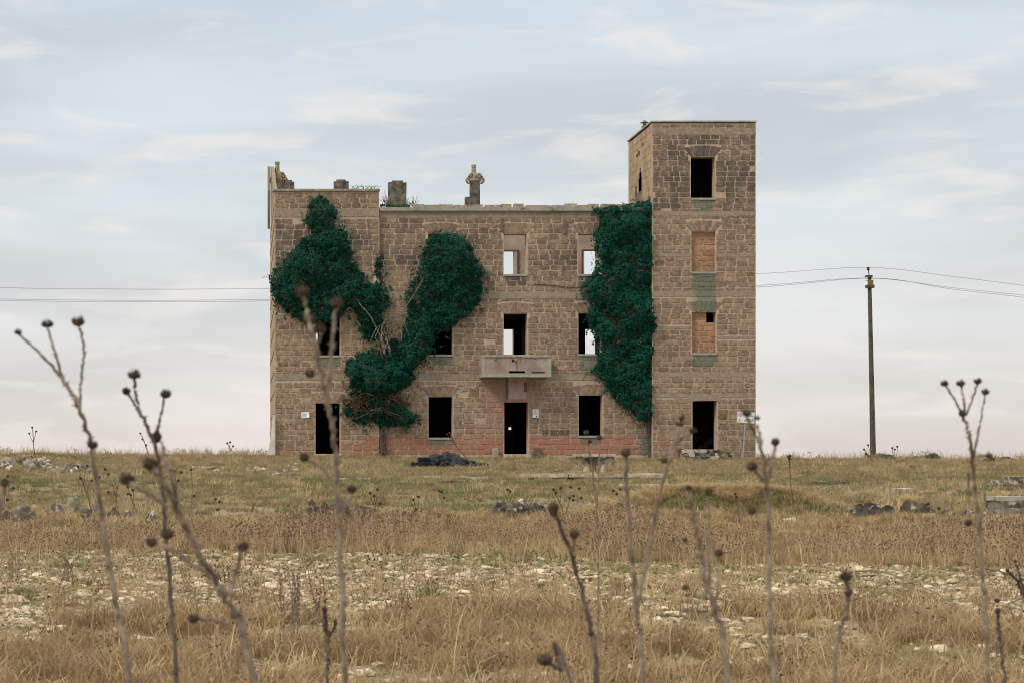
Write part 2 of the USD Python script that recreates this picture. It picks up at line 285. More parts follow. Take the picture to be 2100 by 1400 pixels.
def wall(Y, th, x0, x1, y0, y1, holes, step=14):
    """a wall facing the camera with square holes; px rectangle, holes as px rectangles (x0,x1,y0,y1)"""
    def cuts(lo, hi, edges):
        e = sorted({lo, hi, *[q for q in edges if lo < q < hi]}); out = []
        for p, q in zip(e, e[1:]): out += list(np.linspace(p, q, max(1, int((q - p) / step)) + 1)[:-1])
        return np.array(out + [hi])
    cx, cy = cuts(x0, x1, [e for h in holes for e in h[:2]]), cuts(y0, y1, [e for h in holes for e in h[2:]])
    xx, zz = X(cx, Y), Z(cy, Y); nx_, ny_ = len(cx), len(cy)
    solid = np.ones((ny_ - 1, nx_ - 1), bool); mx, my = (cx[1:] + cx[:-1]) / 2, (cy[1:] + cy[:-1]) / 2
    for h in holes: solid &= ~(((mx > h[0]) & (mx < h[1]))[None, :] & ((my > h[2]) & (my < h[3]))[:, None])
    gx_, gz_ = np.meshgrid(xx, zz); front = np.stack([gx_, np.full_like(gx_, Y), gz_], -1).reshape(-1, 3); back = front + [0, th, 0]; n = len(front)
    F_ = []
    pad = np.pad(solid, 1)
    for r in range(ny_ - 1):
        for c in range(nx_ - 1):
            if not solid[r, c]: continue
            a, b, d, e = r * nx_ + c, r * nx_ + c + 1, (r + 1) * nx_ + c + 1, (r + 1) * nx_ + c
            F_ += [(a, e, d), (a, d, b), (n + a, n + d, n + e), (n + a, n + b, n + d)]
            if not pad[r, c + 1]: F_ += [(a, b, n + b), (a, n + b, n + a)]
            if not pad[r + 2, c + 1]: F_ += [(e, n + d, d), (e, n + e, n + d)]
            if not pad[r + 1, c]: F_ += [(a, n + a, n + e), (a, n + e, e)]
            if not pad[r + 1, c + 2]: F_ += [(b, d, n + d), (b, n + d, n + b)]
    return np.vstack([front, back]), np.array(F_)
# openings, as rectangles of the photograph
OL = [(648, 697, 482, 563), (648, 697, 642, 729), (647, 697, 826, 930)]
OM = [(878, 928, 480, 563), (1033, 1080, 480, 563), (1186, 1235, 480, 563), (879, 928, 642, 727), (1033, 1081, 643, 770), (1186, 1234, 642, 726), (879, 928, 813, 897), (1034, 1083, 824, 930), (1187, 1235, 810, 893)]
OT = [(1417, 1466, 322, 407), (1418, 1467, 475, 558), (1419, 1468, 640, 724), (1420, 1470, 821, 921)]
WALLS = []
def wall_of(y): return min(WALLS, key=lambda w: abs(w[0] - y))[1]
for Y, th, r, holes in ((YL, .5, (563, 777.5, 393, 950), OL), (YM, .5, (777.6, 1336, 426, 958), OM), (YT, .5, (1337, 1550, 253, 958), OT)):
    v, f = wall(Y, th, *r, holes); a_ = masonry_attrs(v); a_['dark'] *= .5; a_['red'] *= .78; WALLS.append((Y, obj('wall', (v, f), 'mortar', house, attrs=a_)))

blocks = []      # (area, vertices, faces, tone, hidden)
def relief(outline, Y, proud, inset, jit=0.0):
    o = np.asarray(outline, float); c = o.mean(0); n = len(o); ln = np.linalg.norm(o - c, axis=1, keepdims=True)
    mid, inn = c + (o - c) * (1 - .35 * inset / ln), c + (o - c) * (1 - np.minimum(1.4 * inset / ln, .5))
    ring = lambda p, y: np.column_stack([p[:, 0], np.full(n, y) + N.normal(0, jit, n), p[:, 1]])
    v = np.vstack([ring(o, Y + .02), ring(mid, Y - proud * .7), ring(inn, Y - proud), [[c[0], Y - proud * (1 + N.normal(0, .15)), c[1]]]])
    j = np.arange(n); j1 = (j + 1) % n; f = []
    for a in (0, n): f += [np.stack([a + j, a + j1, a + n + j1], 1), np.stack([a + j, a + n + j1, a + n + j], 1)]
    f.append(np.stack([2 * n + j, 2 * n + j1, np.full(n, 3 * n)], 1)); return v, np.vstack(f)
def block(x0, x1, z0, z1, Y, store, tone=None, proud=None):
    w, h = x1 - x0, z1 - z0; r = min(w, h) * R.uniform(.06, .17); q = lambda s=.007: R.gauss(0, s)
    o = [(x0 + r + q(), z0 + q(.006)), (x1 - r + q(), z0 + q(.006)), (x1 + q(), z0 + r + q(.008)), (x1 + q(), z1 - r + q(.008)), (x1 - r + q(), z1 + q(.006)), (x0 + r + q(), z1 + q(.006)), (x0 + q(), z1 - r + q(.008)), (x0 + q(), z0 + r + q(.008))]
    v, f = relief(o, Y, R.uniform(.012, .026) if proud is None else proud, .022, .002)
    store.append((w * h, v, f, R.gauss(1.0, .10) if tone is None else tone))
def courses(Y, px0, px1, py0, py1, obstacles, store, pitch=.226, joint=.026, wmin=.38, wmax=.52):
    """courses of blocks between obstacles (all as px rectangles), trimmed to fit against them"""
    x0, x1, zt, zb = X(px0, Y), X(px1, Y), Z(py0, Y), Z(py1, Y)
    obs = [(X(a, Y), X(b, Y), Z(d, Y), Z(c, Y)) for a, b, c, d in obstacles]
    nrow = round((zt - zb) / pitch); pitch = (zt - zb) / nrow
    for r in range(nrow):
        lo, hi = zb + r * pitch, zb + (r + 1) * pitch
        near = [o for o in obs if o[2] < hi - .005 and o[3] > lo + .005]
        edges = sorted({x0, x1, *[e for o in near for e in o[:2] if x0 < e < x1]})
        spans = []
        for a, b in zip(edges, edges[1:]):
            m = (a + b) / 2; l, h = lo, hi
            for o in near:
                if o[0] < m < o[1]:
                    if o[2] <= l and o[3] >= h: l = h
                    elif o[3] < h and o[3] - l < h - o[2]: l = max(l, o[3])
                    else: h = min(h, o[2])
            if h - l < .09: continue
            if spans and abs(spans[-1][1] - a) < 1e-6 and abs(spans[-1][2] - l) < 1e-6 and abs(spans[-1][3] - h) < 1e-6: spans[-1][1] = b
            else: spans.append([a, b, l, h])
        for a, b, l, h in spans:
            x = a - (R.uniform(.0, .3) if a == x0 else 0)
            while x < b - .1:
                w = R.uniform(wmin, wmax) if R.random() > .05 else R.uniform(.2, .3)
                if b - (x + w) < .2: w = b - x
                l_, r_ = max(x, a), min(x + w, b)
                if r_ - l_ > .12 and R.random() > .004:
                    dz = R.gauss(0, .006); block(l_ + joint / 2 + R.uniform(0, .01), r_ - joint / 2 - R.uniform(0, .01), l + joint / 2 + dz, h - joint / 2 + dz, Y, store)
                x += w
arch_stones = []
def arch(Y, ox0, ox1, top, h=23, n=7, flare=15):
    """fan of wedge stones over an opening"""
    ts = np.linspace(0, 1, n + 1) + np.concatenate([[0], N.normal(0, .012, n - 1), [0]])
    cx = (ox0 + ox1) / 2
    for a, b in zip(ts, ts[1:]):
        lo0, lo1 = ox0 - 1 + a * (ox1 - ox0 + 2), ox0 - 1 + b * (ox1 - ox0 + 2); hi0, hi1 = ox0 - flare + a * (ox1 - ox0 + 2 * flare), ox0 - flare + b * (ox1 - ox0 + 2 * flare)
        rise = lambda x: h - 5 * ((x - cx) / (cx - ox0 + flare)) ** 2
        g = .55
        o = [(lo0 + g, top - 1), (lo1 - g, top - 1), (hi1 - g, top - rise(hi1)), ((hi0 + hi1) / 2, top - rise((hi0 + hi1) / 2) - .6), (hi0 + g, top - rise(hi0))]
        pts = [(X(p, Y) + R.gauss(0, .006), Z(q, Y) + R.gauss(0, .006)) for p, q in o]
        v, f = relief(pts, Y, R.uniform(.012, .024), .02, .002); arch_stones.append((v, f, R.gauss(.95, .1)))
    return [(ox0 - 5, ox1 + 5, top - 9, top), (ox0 - 12, ox1 + 12, top - 20, top - 8), (ox0 - 8, ox1 + 8, top - 25, top - 19)]
def pad_(o, sx=1.5): return (o[0] - sx, o[1] + sx, o[2], o[3] + 1)
arcL = [r for o in OL for r in arch(YL, o[0], o[1], o[2])]
arcM = [r for o in OM for r in arch(YM, o[0], o[1], o[2])]
arcT = [r for o in OT[:3] for r in arch(YT, o[0], o[1], o[2])]
BL = [(563, 777.4, 428, 445), (563, 777.4, 598, 612), (563, 777.4, 766, 779)]
BM = [(777.8, 1336, 435, 447), (777.8, 1336, 598, 612), (777.8, 1336, 766, 778)]
BT = [(1337, 1550, 262, 277), (1337, 1550, 433, 443), (1337, 1416, 519, 527), (1468, 1550, 519, 527), (1337, 1550, 596, 608), (1337, 1418, 669, 674), (1469, 1550, 689, 694), (1337, 1550, 761, 772), (1337, 1411, 806, 814), (1479, 1550, 806, 814), (1411, 1479, 806, 821)]
plaster = [(1033, 1083, 768, 823), (766, 777.4, 560, 660)]
courses(YL, 563.5, 777, 395, 934, [pad_(o) for o in OL] + arcL + BL + plaster, blocks)
courses(YM, 778.5, 1335.5, 447, 932, [pad_(o) for o in OM] + arcM + BM + plaster, blocks)
courses(YT, 1338, 1549, 254, 946, [pad_(o) for o in OT] + arcT + BT, blocks)
blocks.sort(key=lambda b: -b[0])
def put_stone(name, v, f, tone, m='stone'): obj(name, (v, f), m, wall_of(v[:, 1].max() - .02), attrs=masonry_attrs(np.repeat(v.mean(0)[None], len(v), 0) * .3 + v * .7, tone))
for a_, v, f, tone in blocks[:300]: put_stone('stone_block', v, f, tone)
def merge(bs):
    vs, fs, ts, cs, n = [], [], [], [], 0
    for _, v, f, t in bs: vs.append(v); fs.append(f + n); ts.append(np.full(len(v), t)); cs.append(np.repeat(v.mean(0)[None], len(v), 0) * .3 + v * .7); n += len(v)
    return np.vstack(vs), np.vstack(fs), np.concatenate(ts), np.vstack(cs)
for _, w_ in WALLS:
    v, f, t, c = merge([b for b in blocks[300:] if wall_of(b[1][:, 1].max() - .02) == w_]); obj('masonry_blocks', (v, f), 'stone', w_, attrs=masonry_attrs(c, t), kind='stuff')
for v, f, t in arch_stones: put_stone('arch_stone', v, f, t)
# concrete bands let into the courses
for Y, bands in ((YL, BL), (YM, BM), (YT, BT)):
    for k_, (x0, x1, y0, y1) in enumerate(bands):
        m = box(X(x0, Y) + .004, X(x1, Y) - .004, Y - .016, Y + .1, Z(y1, Y), Z(y0, Y)).subdivide_to_size(.5) if False else box(X(x0, Y) + .004, X(x1, Y) - .004, Y - .016, Y + .1, Z(y1, Y), Z(y0, Y))
        for _ in range(4 if x1 - x0 > 120 else 3): m = m.subdivide()
        v = m.vertices.copy(); v[:, 2] += (meshkit.fbm(v * [5, 1, 9], 3, k_) - .5) * .07; v[:, 1] += (meshkit.fbm(v * [7, 1, 7], 2, k_ + 5) - .5) * .012
        at_ = masonry_attrs(v); at_['dark'] *= .62; obj('concrete_band', (v, np.array(m.faces)), 'band_concrete', wall_of(Y), attrs=at_)
# blocked tower windows: their own courses, set back
for (x0, x1, y0, y1), notch in ((OT[1], None), (OT[2], (1450, 1470, 638, 661))):
    Yi = YT + .16; h = [notch] if notch else []
    v, f = wall(Yi, .2, x0 - .0, x1 + .0, y0, y1, h, 6); v[:, 0] = X(x0, YT) + (v[:, 0] - X(x0, Yi)) * (X(x1, YT) - X(x0, YT)) / (X(x1, Yi) - X(x0, Yi))
    v[:, 2] = np.clip(v[:, 2] * YT / Yi, Z(y1, YT), Z(y0, YT))
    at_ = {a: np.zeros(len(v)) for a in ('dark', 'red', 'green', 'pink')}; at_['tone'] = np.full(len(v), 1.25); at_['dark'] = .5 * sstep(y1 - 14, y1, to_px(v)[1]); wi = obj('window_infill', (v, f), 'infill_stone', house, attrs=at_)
    s = []; courses(Yi, x0 + 1, x1 - 1, y0 + 6, y1, h and [(1447, 1470, 638, 663)], s, wmin=.38, wmax=.5)
    for _, v, f, t in s:
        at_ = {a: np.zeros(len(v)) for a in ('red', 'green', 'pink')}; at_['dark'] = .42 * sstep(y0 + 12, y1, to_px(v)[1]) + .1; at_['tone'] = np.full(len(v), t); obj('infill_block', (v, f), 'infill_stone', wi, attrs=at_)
# other walls, floors, roofs
xl, xr, xt0, xt1 = X(563, YL), X(1336, YM), X(1337, YT), X(1550, YT)
zt = lambda py, Y=80.3: Z(py, Y)
def slab(name, x0, x1, y0, y1, z0, z1, m, amp=0.0, **t): return obj(name, box(x0, x1, y0, y1, z0, z1) if not amp else rough_box(x0, x1, y0, y1, z0, z1, amp), m, house, **t)
# left flank: a wall with its own courses, seen very obliquely; the rear gable rises above
slab('side_wall', xl + .003, xl + .45, YL + .5, YB - .003, -.4, zt(393), 'tower_side')
for k_, zz_ in enumerate(np.arange(.2, 11.2, .9)):
    slab('side_course', xl - .02, xl + .002, YL + .06 + .01 * k_, YB - .2, zz_, zz_ + .012 + .3 * (k_ % 2), 'tower_side')
g = Polygon([(84.2, zt(395)), (92.9, zt(395)), (92.9, Z(342, 92.9)), (91.0, Z(346, 91.0)), (87.5, Z(372, 87.5)), (84.2, Z(389, 84.2))])
gm = trimesh.creation.extrude_polygon(g, .17); gm.apply_transform(np.array([[0, 0, 1, xl + .02], [1, 0, 0, 0], [0, 1, 0, 0], [0, 0, 0, 1.0]])); obj('gable', gm, 'lichen_stone', house)
gc = trimesh.creation.extrude_polygon(Polygon([(91.4, Z(342, 91.4)), (93.1, Z(341, 93.1)), (93.1, Z(470, 93.1)), (92.2, Z(470, 92.2)), (91.4, Z(392, 91.4))]), .12)
gc.apply_transform(np.array([[0, 0, 1, xl - .14], [1, 0, 0, 0], [0, 1, 0, 0], [0, 0, 0, 1.0]])); obj('gable_coping', gc, 'coping_grey', house)
# rear wall with windows that let the sky through
holes = [(610, 657, 674, 732), (1008, 1054, 674, 732), (1200, 1246, 674, 732), (1008, 1055, 505, 575), (1198, 1246, 505, 575), (1043, 1051, 875, 880.5), (616, 640, 500, 560)]
holes = [h for h in holes]
v, f = wall(YB, .5, X(563, YL) / YB * F + VX, X(1336, YM) / YB * F + VX, 483, 950, holes, 60)
obj('rear_wall', (v, f), 'plaster_inside', house)
slab('side_wall', xt0 - .001, xt0 + .4, YM + 3.95, YB - .003, -.4, zt(440), 'plaster_inside')
# upper-floor partition with doorways (the top storey is open to the sky)
v, f = wall(84.2, .22, X(779, YM) / 84.2 * F + VX, X(1333, YM) / 84.2 * F + VX, 470, 604, [(1020, 1064, 513, 604), (1193, 1240, 512, 604)], 30)
obj('partition', (v, f), 'plaster_inside', house)
for (x0, x1, y0) in ((1020, 1064, 513), (1193, 1240, 512)):
    Y = 84.17
    obj('door_frame', cat([box(X(x0, Y), X(x0, Y) + .07, Y - .02, Y + .06, Z(604, Y), Z(y0, Y)), box(X(x1, Y) - .07, X(x1, Y), Y - .02, Y + .06, Z(604, Y), Z(y0, Y)), box(X(x0, Y) + .071, X(x1, Y) - .071, Y - .02, Y + .06, Z(y0, Y) - .07, Z(y0, Y))]), 'rust', house)
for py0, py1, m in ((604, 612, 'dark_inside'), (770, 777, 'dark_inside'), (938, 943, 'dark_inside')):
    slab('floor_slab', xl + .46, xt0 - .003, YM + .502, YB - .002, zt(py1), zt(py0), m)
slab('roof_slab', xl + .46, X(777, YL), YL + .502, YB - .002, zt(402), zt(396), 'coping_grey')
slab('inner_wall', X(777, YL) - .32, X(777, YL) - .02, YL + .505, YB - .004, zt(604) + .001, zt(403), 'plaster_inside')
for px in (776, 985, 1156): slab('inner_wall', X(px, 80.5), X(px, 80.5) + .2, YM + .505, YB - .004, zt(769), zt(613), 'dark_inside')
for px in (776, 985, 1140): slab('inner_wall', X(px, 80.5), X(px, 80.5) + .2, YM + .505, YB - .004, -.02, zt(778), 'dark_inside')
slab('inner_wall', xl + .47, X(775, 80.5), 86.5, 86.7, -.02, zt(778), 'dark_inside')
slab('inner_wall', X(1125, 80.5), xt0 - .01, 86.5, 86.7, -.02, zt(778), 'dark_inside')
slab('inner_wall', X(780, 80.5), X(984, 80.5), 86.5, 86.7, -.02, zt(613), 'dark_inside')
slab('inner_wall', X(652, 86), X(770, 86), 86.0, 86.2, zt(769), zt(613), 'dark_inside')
# tower shell: left face with a torn slit, rear, right, floors
yr = YT + 4.55
def side(y0, y1, py0, py1, holes, n=24):
    """tower flank in the (y, z) plane"""
    yy = np.unique(np.concatenate([np.linspace(y0, y1, n), [e for h in holes for e in h[:2]]])); zz = np.unique(np.concatenate([np.linspace(zt(py1, YT), zt(py0, YT), n * 2), [e for h in holes for e in h[2:]]]))
    g1, g2 = np.meshgrid(yy, zz); a = np.stack([np.full_like(g1, xt0), g1, g2], -1).reshape(-1, 3); b = a + [.03, 0, 0]; n_ = len(a); nx_ = len(yy); F_ = []
    for r in range(len(zz) - 1):
        for c in range(nx_ - 1):
            m1, m2 = (yy[c] + yy[c + 1]) / 2, (zz[r] + zz[r + 1]) / 2
            if any(h[0] < m1 < h[1] and h[2] < m2 < h[3] for h in holes): continue
            q = [r * nx_ + c, r * nx_ + c + 1, (r + 1) * nx_ + c + 1, (r + 1) * nx_ + c]
            F_ += [(q[0], q[2], q[1]), (q[0], q[3], q[2]), (n_ + q[0], n_ + q[1], n_ + q[2]), (n_ + q[0], n_ + q[2], n_ + q[3])]
            for u, w, dy, dz in ((0, 1, 0, -1), (1, 2, 1, 0), (2, 3, 0, 1), (3, 0, -1, 0)):
                yc, zc = m1 + dy * (yy[c + 1] - yy[c]) * .51 + dy * .03, m2 + dz * (zz[r + 1] - zz[r]) * .51 + dz * .03
                if any(h[0] < yc < h[1] and h[2] < zc < h[3] for h in holes): F_ += [(q[u], q[w], n_ + q[w]), (q[u], n_ + q[w], n_ + q[u])]
    return np.vstack([a, b]), np.array(F_)
zs = lambda py: Z(py, 82.4)
slit = [(82.05, 82.8, zs(393), zs(366)), (82.1, 82.66, zs(366.5), zs(354)), (82.25, 82.5, zs(354.5), zs(346)), (83.1, 83.45, zs(404), zs(377)), (82.5, 82.85, zs(318), zs(308))]
v, f = side(YT + .503, yr, 255, 958, slit); flank = obj('tower_side_wall', (v, f), 'tower_side', house)
# thin courses of the flank, proud of it
fl = []
for k_, zz_ in enumerate(np.arange(zt(430), zt(262), .30)):
    y_ = YT + .1
    while y_ < yr - .15:
        w_ = R.uniform(.45, .8); y2 = min(y_ + w_, yr - .03)
        if not any(h[0] - .1 < y2 and h[1] + .1 > y_ and h[2] - .05 < zz_ + .27 and h[3] + .05 > zz_ for h in slit):
            obj('flank_block', box(xt0 - R.uniform(.004, .016), xt0 + .02, y_ + .015, y2 - .015, zz_ + .012, zz_ + .285), 'tower_side', flank)
        y_ = y2
slab('slit_fill', xt0 - .02, xt0 + .12, 82.02, 83.2, zs(417), zs(393) - .004, 'chimney_stone', .01)
for py, yy_ in ((282, 81.6), (296, 82.9)): obj('drain_hole', box(xt0 - .03, xt0 + .05, yy_, yy_ + .22, zt(py + 5), zt(py)), 'dark_wood', house)
slab('tower_rear_wall', xt0 + .002, xt1, yr, yr + .35, -.4, zt(255), 'tower_side')
slab('tower_side_wall', xt1 - .4, xt1 - .002, YT + .502, yr - .002, -.4, zt(255), 'tower_side')
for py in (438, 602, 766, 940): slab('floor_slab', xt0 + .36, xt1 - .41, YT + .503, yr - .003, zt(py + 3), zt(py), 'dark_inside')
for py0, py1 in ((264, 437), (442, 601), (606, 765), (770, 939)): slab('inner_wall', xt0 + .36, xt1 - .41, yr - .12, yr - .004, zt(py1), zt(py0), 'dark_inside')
rs = box(xt0 - .05, xt1 + .03, YT - .05, yr + .4, zt(254) , zt(251)); obj('roof_slab', rs, 'coping_grey', house)
obj('stair', cat([box(X(1424, 82) + k_ * .22, X(1424, 82) + (k_ + 1) * .22, 82.2, 83.2, zt(925) + k_ * .15 - .12, zt(925) + (k_ + 1) * .15) for k_ in range(6)]), 'dark_inside', house)
# chimney cowl on the tower
cx = X(1322, 83.9); cz = zt(252)
obj('chimney_pot', cat([box(cx - .11, cx + .11, 83.8, 84.04, cz - .05, cz + .50), tube([(cx, 83.92, cz + .48), (cx, 83.92, cz + .67)], .07, 8), trimesh.creation.cone(.2, .13).apply_translation((cx, 83.92, cz + .64))]), 'chimney_stone', house)
# copings, cornice, loose stones on top of the middle wall
slab('coping', xl - .09, X(779, YL), YL - .08, YL + .5, zt(393), zt(389), 'coping', .006)
cornice = slab('cornice', X(778, YM), X(1334, YM), YM - .12, YM + .5, zt(433), zt(426), 'coping_grey', .008)
x = X(848, YM)
while x < X(1300, YM):
    w = R.uniform(.40, .66); h = R.uniform(.10, .17); obj('coping_stone', rough_box(x, x + w, YM - .06 + R.uniform(-.03, .03), YM + .34, zt(426.2), zt(426.2) + h, .018, R.randrange(999)), 'coping', cornice); x += w + R.uniform(.02, .10)
# chimneys and pinnacles standing on the rear parts
def chimney(px0, px1, py0, py1, Y, capped=True):
    x0, x1, z0, z1 = X(px0, Y), X(px1, Y), Z(py1, Y), Z(py0, Y); n = max(1, round((z1 - z0) / .3)); h = (z1 - z0) / n
    m = [rough_box(x0 + R.uniform(0, .02), x1 - R.uniform(0, .02), Y, Y + .5, z0 + i_ * h + .004, z0 + (i_ + 1) * h - .004, .012, i_) for i_ in range(n)] + [box(x0 + .03, x1 - .03, Y + .03, Y + .47, z0, z1 - .02)]
    if capped: m += [rough_box(x0 + (x1 - x0) * .2, x1 - (x1 - x0) * .2, Y + .1, Y + .4, z1 - .004, z1 + .09, .015, 3)]
    obj('chimney', cat(m), 'chimney_stone', house)
chimney(577, 604, 373, 400, 88); chimney(684, 716, 372, 400, 88); chimney(797, 834, 374, 445, 86); chimney(955, 968, 404, 445, 90, False)
def pinnacle(px, top, base, Y, lean, m1, m2):
    x, z0, z1 = X(px, Y), Z(base, Y), Z(top, Y); h = z1 - z0; parts = []
    ph = Z(375, Y) - z0 if base > 400 else h * .30
    pin = rough_box(x - .22, x + .22, Y, Y + .5, z0, z0 + ph, .02, 4); obj('pinnacle_base', pin, m2, house)
    zc = z0 + ph; q = (z1 - zc)
    sh = tube(np.array([(x - .05, Y + .25, zc), (x - .05, Y + .25, zc + q * .78), (x - .05, Y + .25, z1 - .1)]), [.14, .11, .085], 8)
    obj('pinnacle_shaft', cat([sh, tube([(x - .05, Y + .25, z1 - .12), (x - .05, Y + .25, z1)], .12, 8), tube(np.array([(x, Y + .25, zc - .02), (x, Y + .25, zc + q * .14), (x, Y + .25, zc + q * .42), (x - .03, Y + .25, zc + q * .6)]), [.20, .30, .24, .09], 9)]), m1, house)
    for s in (-1, 1):                                # carved leaf scrolls either side
        for kk in range(3):
            zz = zc + q * (.08 + .13 * kk); r = .19 - .03 * kk; th = np.linspace(-1.9, 2.4, 12)
            c0 = x + s * (.24 + .06 * (1 - kk)); pts = [(c0 + s * r * .62 * math.cos(t_), Y + .15 - .04 * kk, zz + r * .62 * math.sin(t_) + .06) for t_ in th]
            obj('scroll', tube(pts, np.linspace(.075, .035, 12), 6), m1, house)
pinnacle(975, 337, 440, 90, 0, 'pinnacle_stone', 'chimney_stone')
pinnacle(571, 331, 394, 91, 0, 'lichen_stone', 'lichen_stone')
for o in (OM[0], OL[0]): obj('shutter', rough_box(X(o[0] - 1, YM), X(o[1] + 1, YM), YM + .22, YM + .27, Z(o[3], YM), Z(o[2] - 1, YM), .006, 3), 'grey_strip', house)
# sills
for o, Y in ((OL[0], YL), (OL[1], YL), (OM[0], YM), (OM[1], YM), (OM[2], YM), (OM[3], YM), (OM[5], YM), (OM[6], YM), (OM[8], YM), (OT[0], YT), (OT[1], YT), (OT[2], YT)):
    obj('window_sill', rough_box(X(o[0] - 1, Y), X(o[1] + 1, Y), Y - .05, Y + .42, Z(o[3] + 3.5, Y), Z(o[3] - .4, Y), .006, 2), 'sill_stone', house)
for o, Y in ((OL[2], YL), (OM[7], YM)): obj('threshold', rough_box(X(o[0] - 3, Y), X(o[1] + 6, Y), Y - .14, Y + .4, Z(941, Y), Z(o[3], Y), .02, 5), 'bench_stone', house)
# plinth of the middle block, with the rendered foot broken
obj('plinth', rough_box(X(778, YM), X(1030, YM), YM - .07, YM + .1, -.3, Z(936, YM), .02, 7, 4), 'sill_stone', house)
obj('plinth', rough_box(X(1088, YM), X(1334, YM), YM - .07, YM + .1, -.3, Z(937, YM), .02, 8, 4), 'sill_stone', house)
# balcony
Yb = 79.35
bz0, bz1 = Z(771, Yb), Z(727, Yb); bx0, bx1 = X(989, Yb), X(1130, Yb)
bal = obj('balcony', rough_box(bx0, bx1, Yb - .04, YM - .02, bz0 - .03, bz0 + .10, .010, 3), 'sill_stone', house)
v, f = wall(Yb, .12, 991, 1128, 732, 770, [(1012, 1019, 736, 740), (1050, 1054, 737, 742), (1094, 1100, 736, 741), (1044, 1077, 760, 764.5), (1090, 1118, 761, 765)], 12)
obj('parapet', (v, f), 'balcony_paint', bal); YB2 = Yb
obj('parapet_cap', rough_box(bx0 - .03, bx1 + .03, Yb - .04, Yb + .16, Z(732, Yb), bz1, .008, 6), 'coping', bal)
for x0 in (bx0 - .01, bx1 - .13): obj('parapet_end', box(x0, x0 + .14, Yb - .012, Yb + .125, bz0 + .1, Z(732, Yb)), 'sill_stone', bal)
for x0 in (bx0 + .001, bx1 - .121): obj('side_parapet', box(x0, x0 + .12, Yb + .127, YM - .025, bz0 + .101, bz1 - .02), 'balcony_paint', bal)
obj('brick_patch', rough_box(X(1092, Yb), X(1117, Yb), Yb + .05, Yb + .11, Z(765, Yb), Z(761.5, Yb), .015, 2), 'rust', bal)
c0 = at(1058, 739, Yb - .03)
obj('bent_bracket', cat([tube([c0 + [-.22, 0, .18], c0 + [-.1, -.03, .03], c0 + [.02, 0, -.05]], .016, 5), tube([c0 + [.2, 0, .17], c0 + [.08, -.03, .02], c0 + [-.02, 0, -.06]], .016, 5), tube([c0, c0 + [.02, -.02, -.3], c0 + [.0, 0, -.45]], .012, 5)]), 'rust', bal)
# plaque under the balcony
obj('plaque', rough_box(X(1042, YM), X(1079, YM), YM - .06, YM + .02, Z(818, YM), Z(773, YM), .004, 3), 'plaque_plaster', house)
obj('plaque_edge', rough_box(X(1037.5, YM), X(1042, YM), YM - .07, YM + .02, Z(818, YM), Z(773, YM), .012, 5, 3), 'grey_strip', house)
obj('plaque_edge', rough_box(X(1074, YM), X(1080, YM), YM - .072, YM - .05, Z(803, YM), Z(784, YM), .03, 6, 3), 'grey_strip', house)
for px, y0, y1, w in ((1029, 433, 474, 4.5), (1158, 437, 480, 5), (1155, 545, 565, 3)): obj('downpipe', rough_box(X(px - w / 2, YM), X(px + w / 2, YM), YM - .07, YM + .02, Z(y1, YM), Z(y0 + 15 if y0 < 440 else y0, YM), .008, 2), 'grey_strip', house)
obj('pipe_groove', tube(spline([at(1096, 583, YM - .03), at(1130, 584, YM - .04), at(1160, 588, YM - .05), at(1190, 588, YM - .04)], 5), .028, 6), 'twig', house)
obj('mortar_strip', rough_box(X(767, YL), X(777, YL), YL - .03, YL + .02, Z(645, YL), Z(568, YL), .05, 3, 3), 'bench_stone', house)
# small piers either side of the middle door
for px0, px1, y0, y1, m in ((1099, 1110, 917, 945, 'block_dark'), (1012, 1022, 918, 938, 'bench_stone')):
    n = 3; h_ = (Z(y0, 79.9) + .12) / n
    pr = obj('pier', box(X(px0, 79.9) + .02, X(px1, 79.9) - .02, 79.92, 80.3, -.2, Z(y0, 79.9) - .02), m, house)
    for i_ in range(n): obj('pier_block', rough_box(X(px0, 79.9), X(px1, 79.9), 79.9, 80.31, -.12 + i_ * h_ + .006, -.12 + (i_ + 1) * h_ - .006, .014, i_), m, pr)
# faded lettering on the wall
tm = meshkit.text_mesh('PE RICOLO', .20, .003, bold=True); tb = tm.bounds; sx = (X(1168, YM) - X(1113, YM)) / (tb[1][0] - tb[0][0])
tm.apply_transform(np.array([[sx, 0, 0, X(1113, YM) - tb[0][0] * sx], [0, 0, -1, YM - .030], [0, 1, 0, Z(891, YM)], [0, 0, 0, 1.0]])); tm.faces = tm.faces[:, ::-1] if tm.volume < 0 else tm.faces
obj('painted_lettering', tm, 'paint_graffiti', house, label='faded hand-painted word PE RICOLO on the wall')
# broken steps at the tower door
for i_, (y0, y1, d) in enumerate(((921, 928, .55), (928, 937, .95), (937, 950, 1.4))):
    st = obj('step', box(X(1401, YT - d) + .1, X(1490, YT - d) - .1, YT - d + .05, YT - .005, -.5, Z(y0 + 2, YT - d)), 'block_dark', house)
    x_ = X(1399 - i_, YT - d)
    while x_ < X(1493, YT - d):
        w_ = R.uniform(.16, .38); obj('step_stone', rough_box(x_, x_ + w_ - .02, YT - d - R.uniform(0, .06), YT - d + .3, Z(y1, YT - d) + R.uniform(0, .03), Z(y0, YT - d) + R.uniform(-.04, .05), .03, R.randrange(99)), R.choice(['boulder_yellow', 'block_dark', 'boulder_dark', 'boulder_stone', 'bench_stone']), st); x_ += w_
obj('step_cheek', box(X(1395, 79.6), X(1400, 79.6), 79.6, YT - .003, -.4, Z(919, 79.6)), 'rust', house)
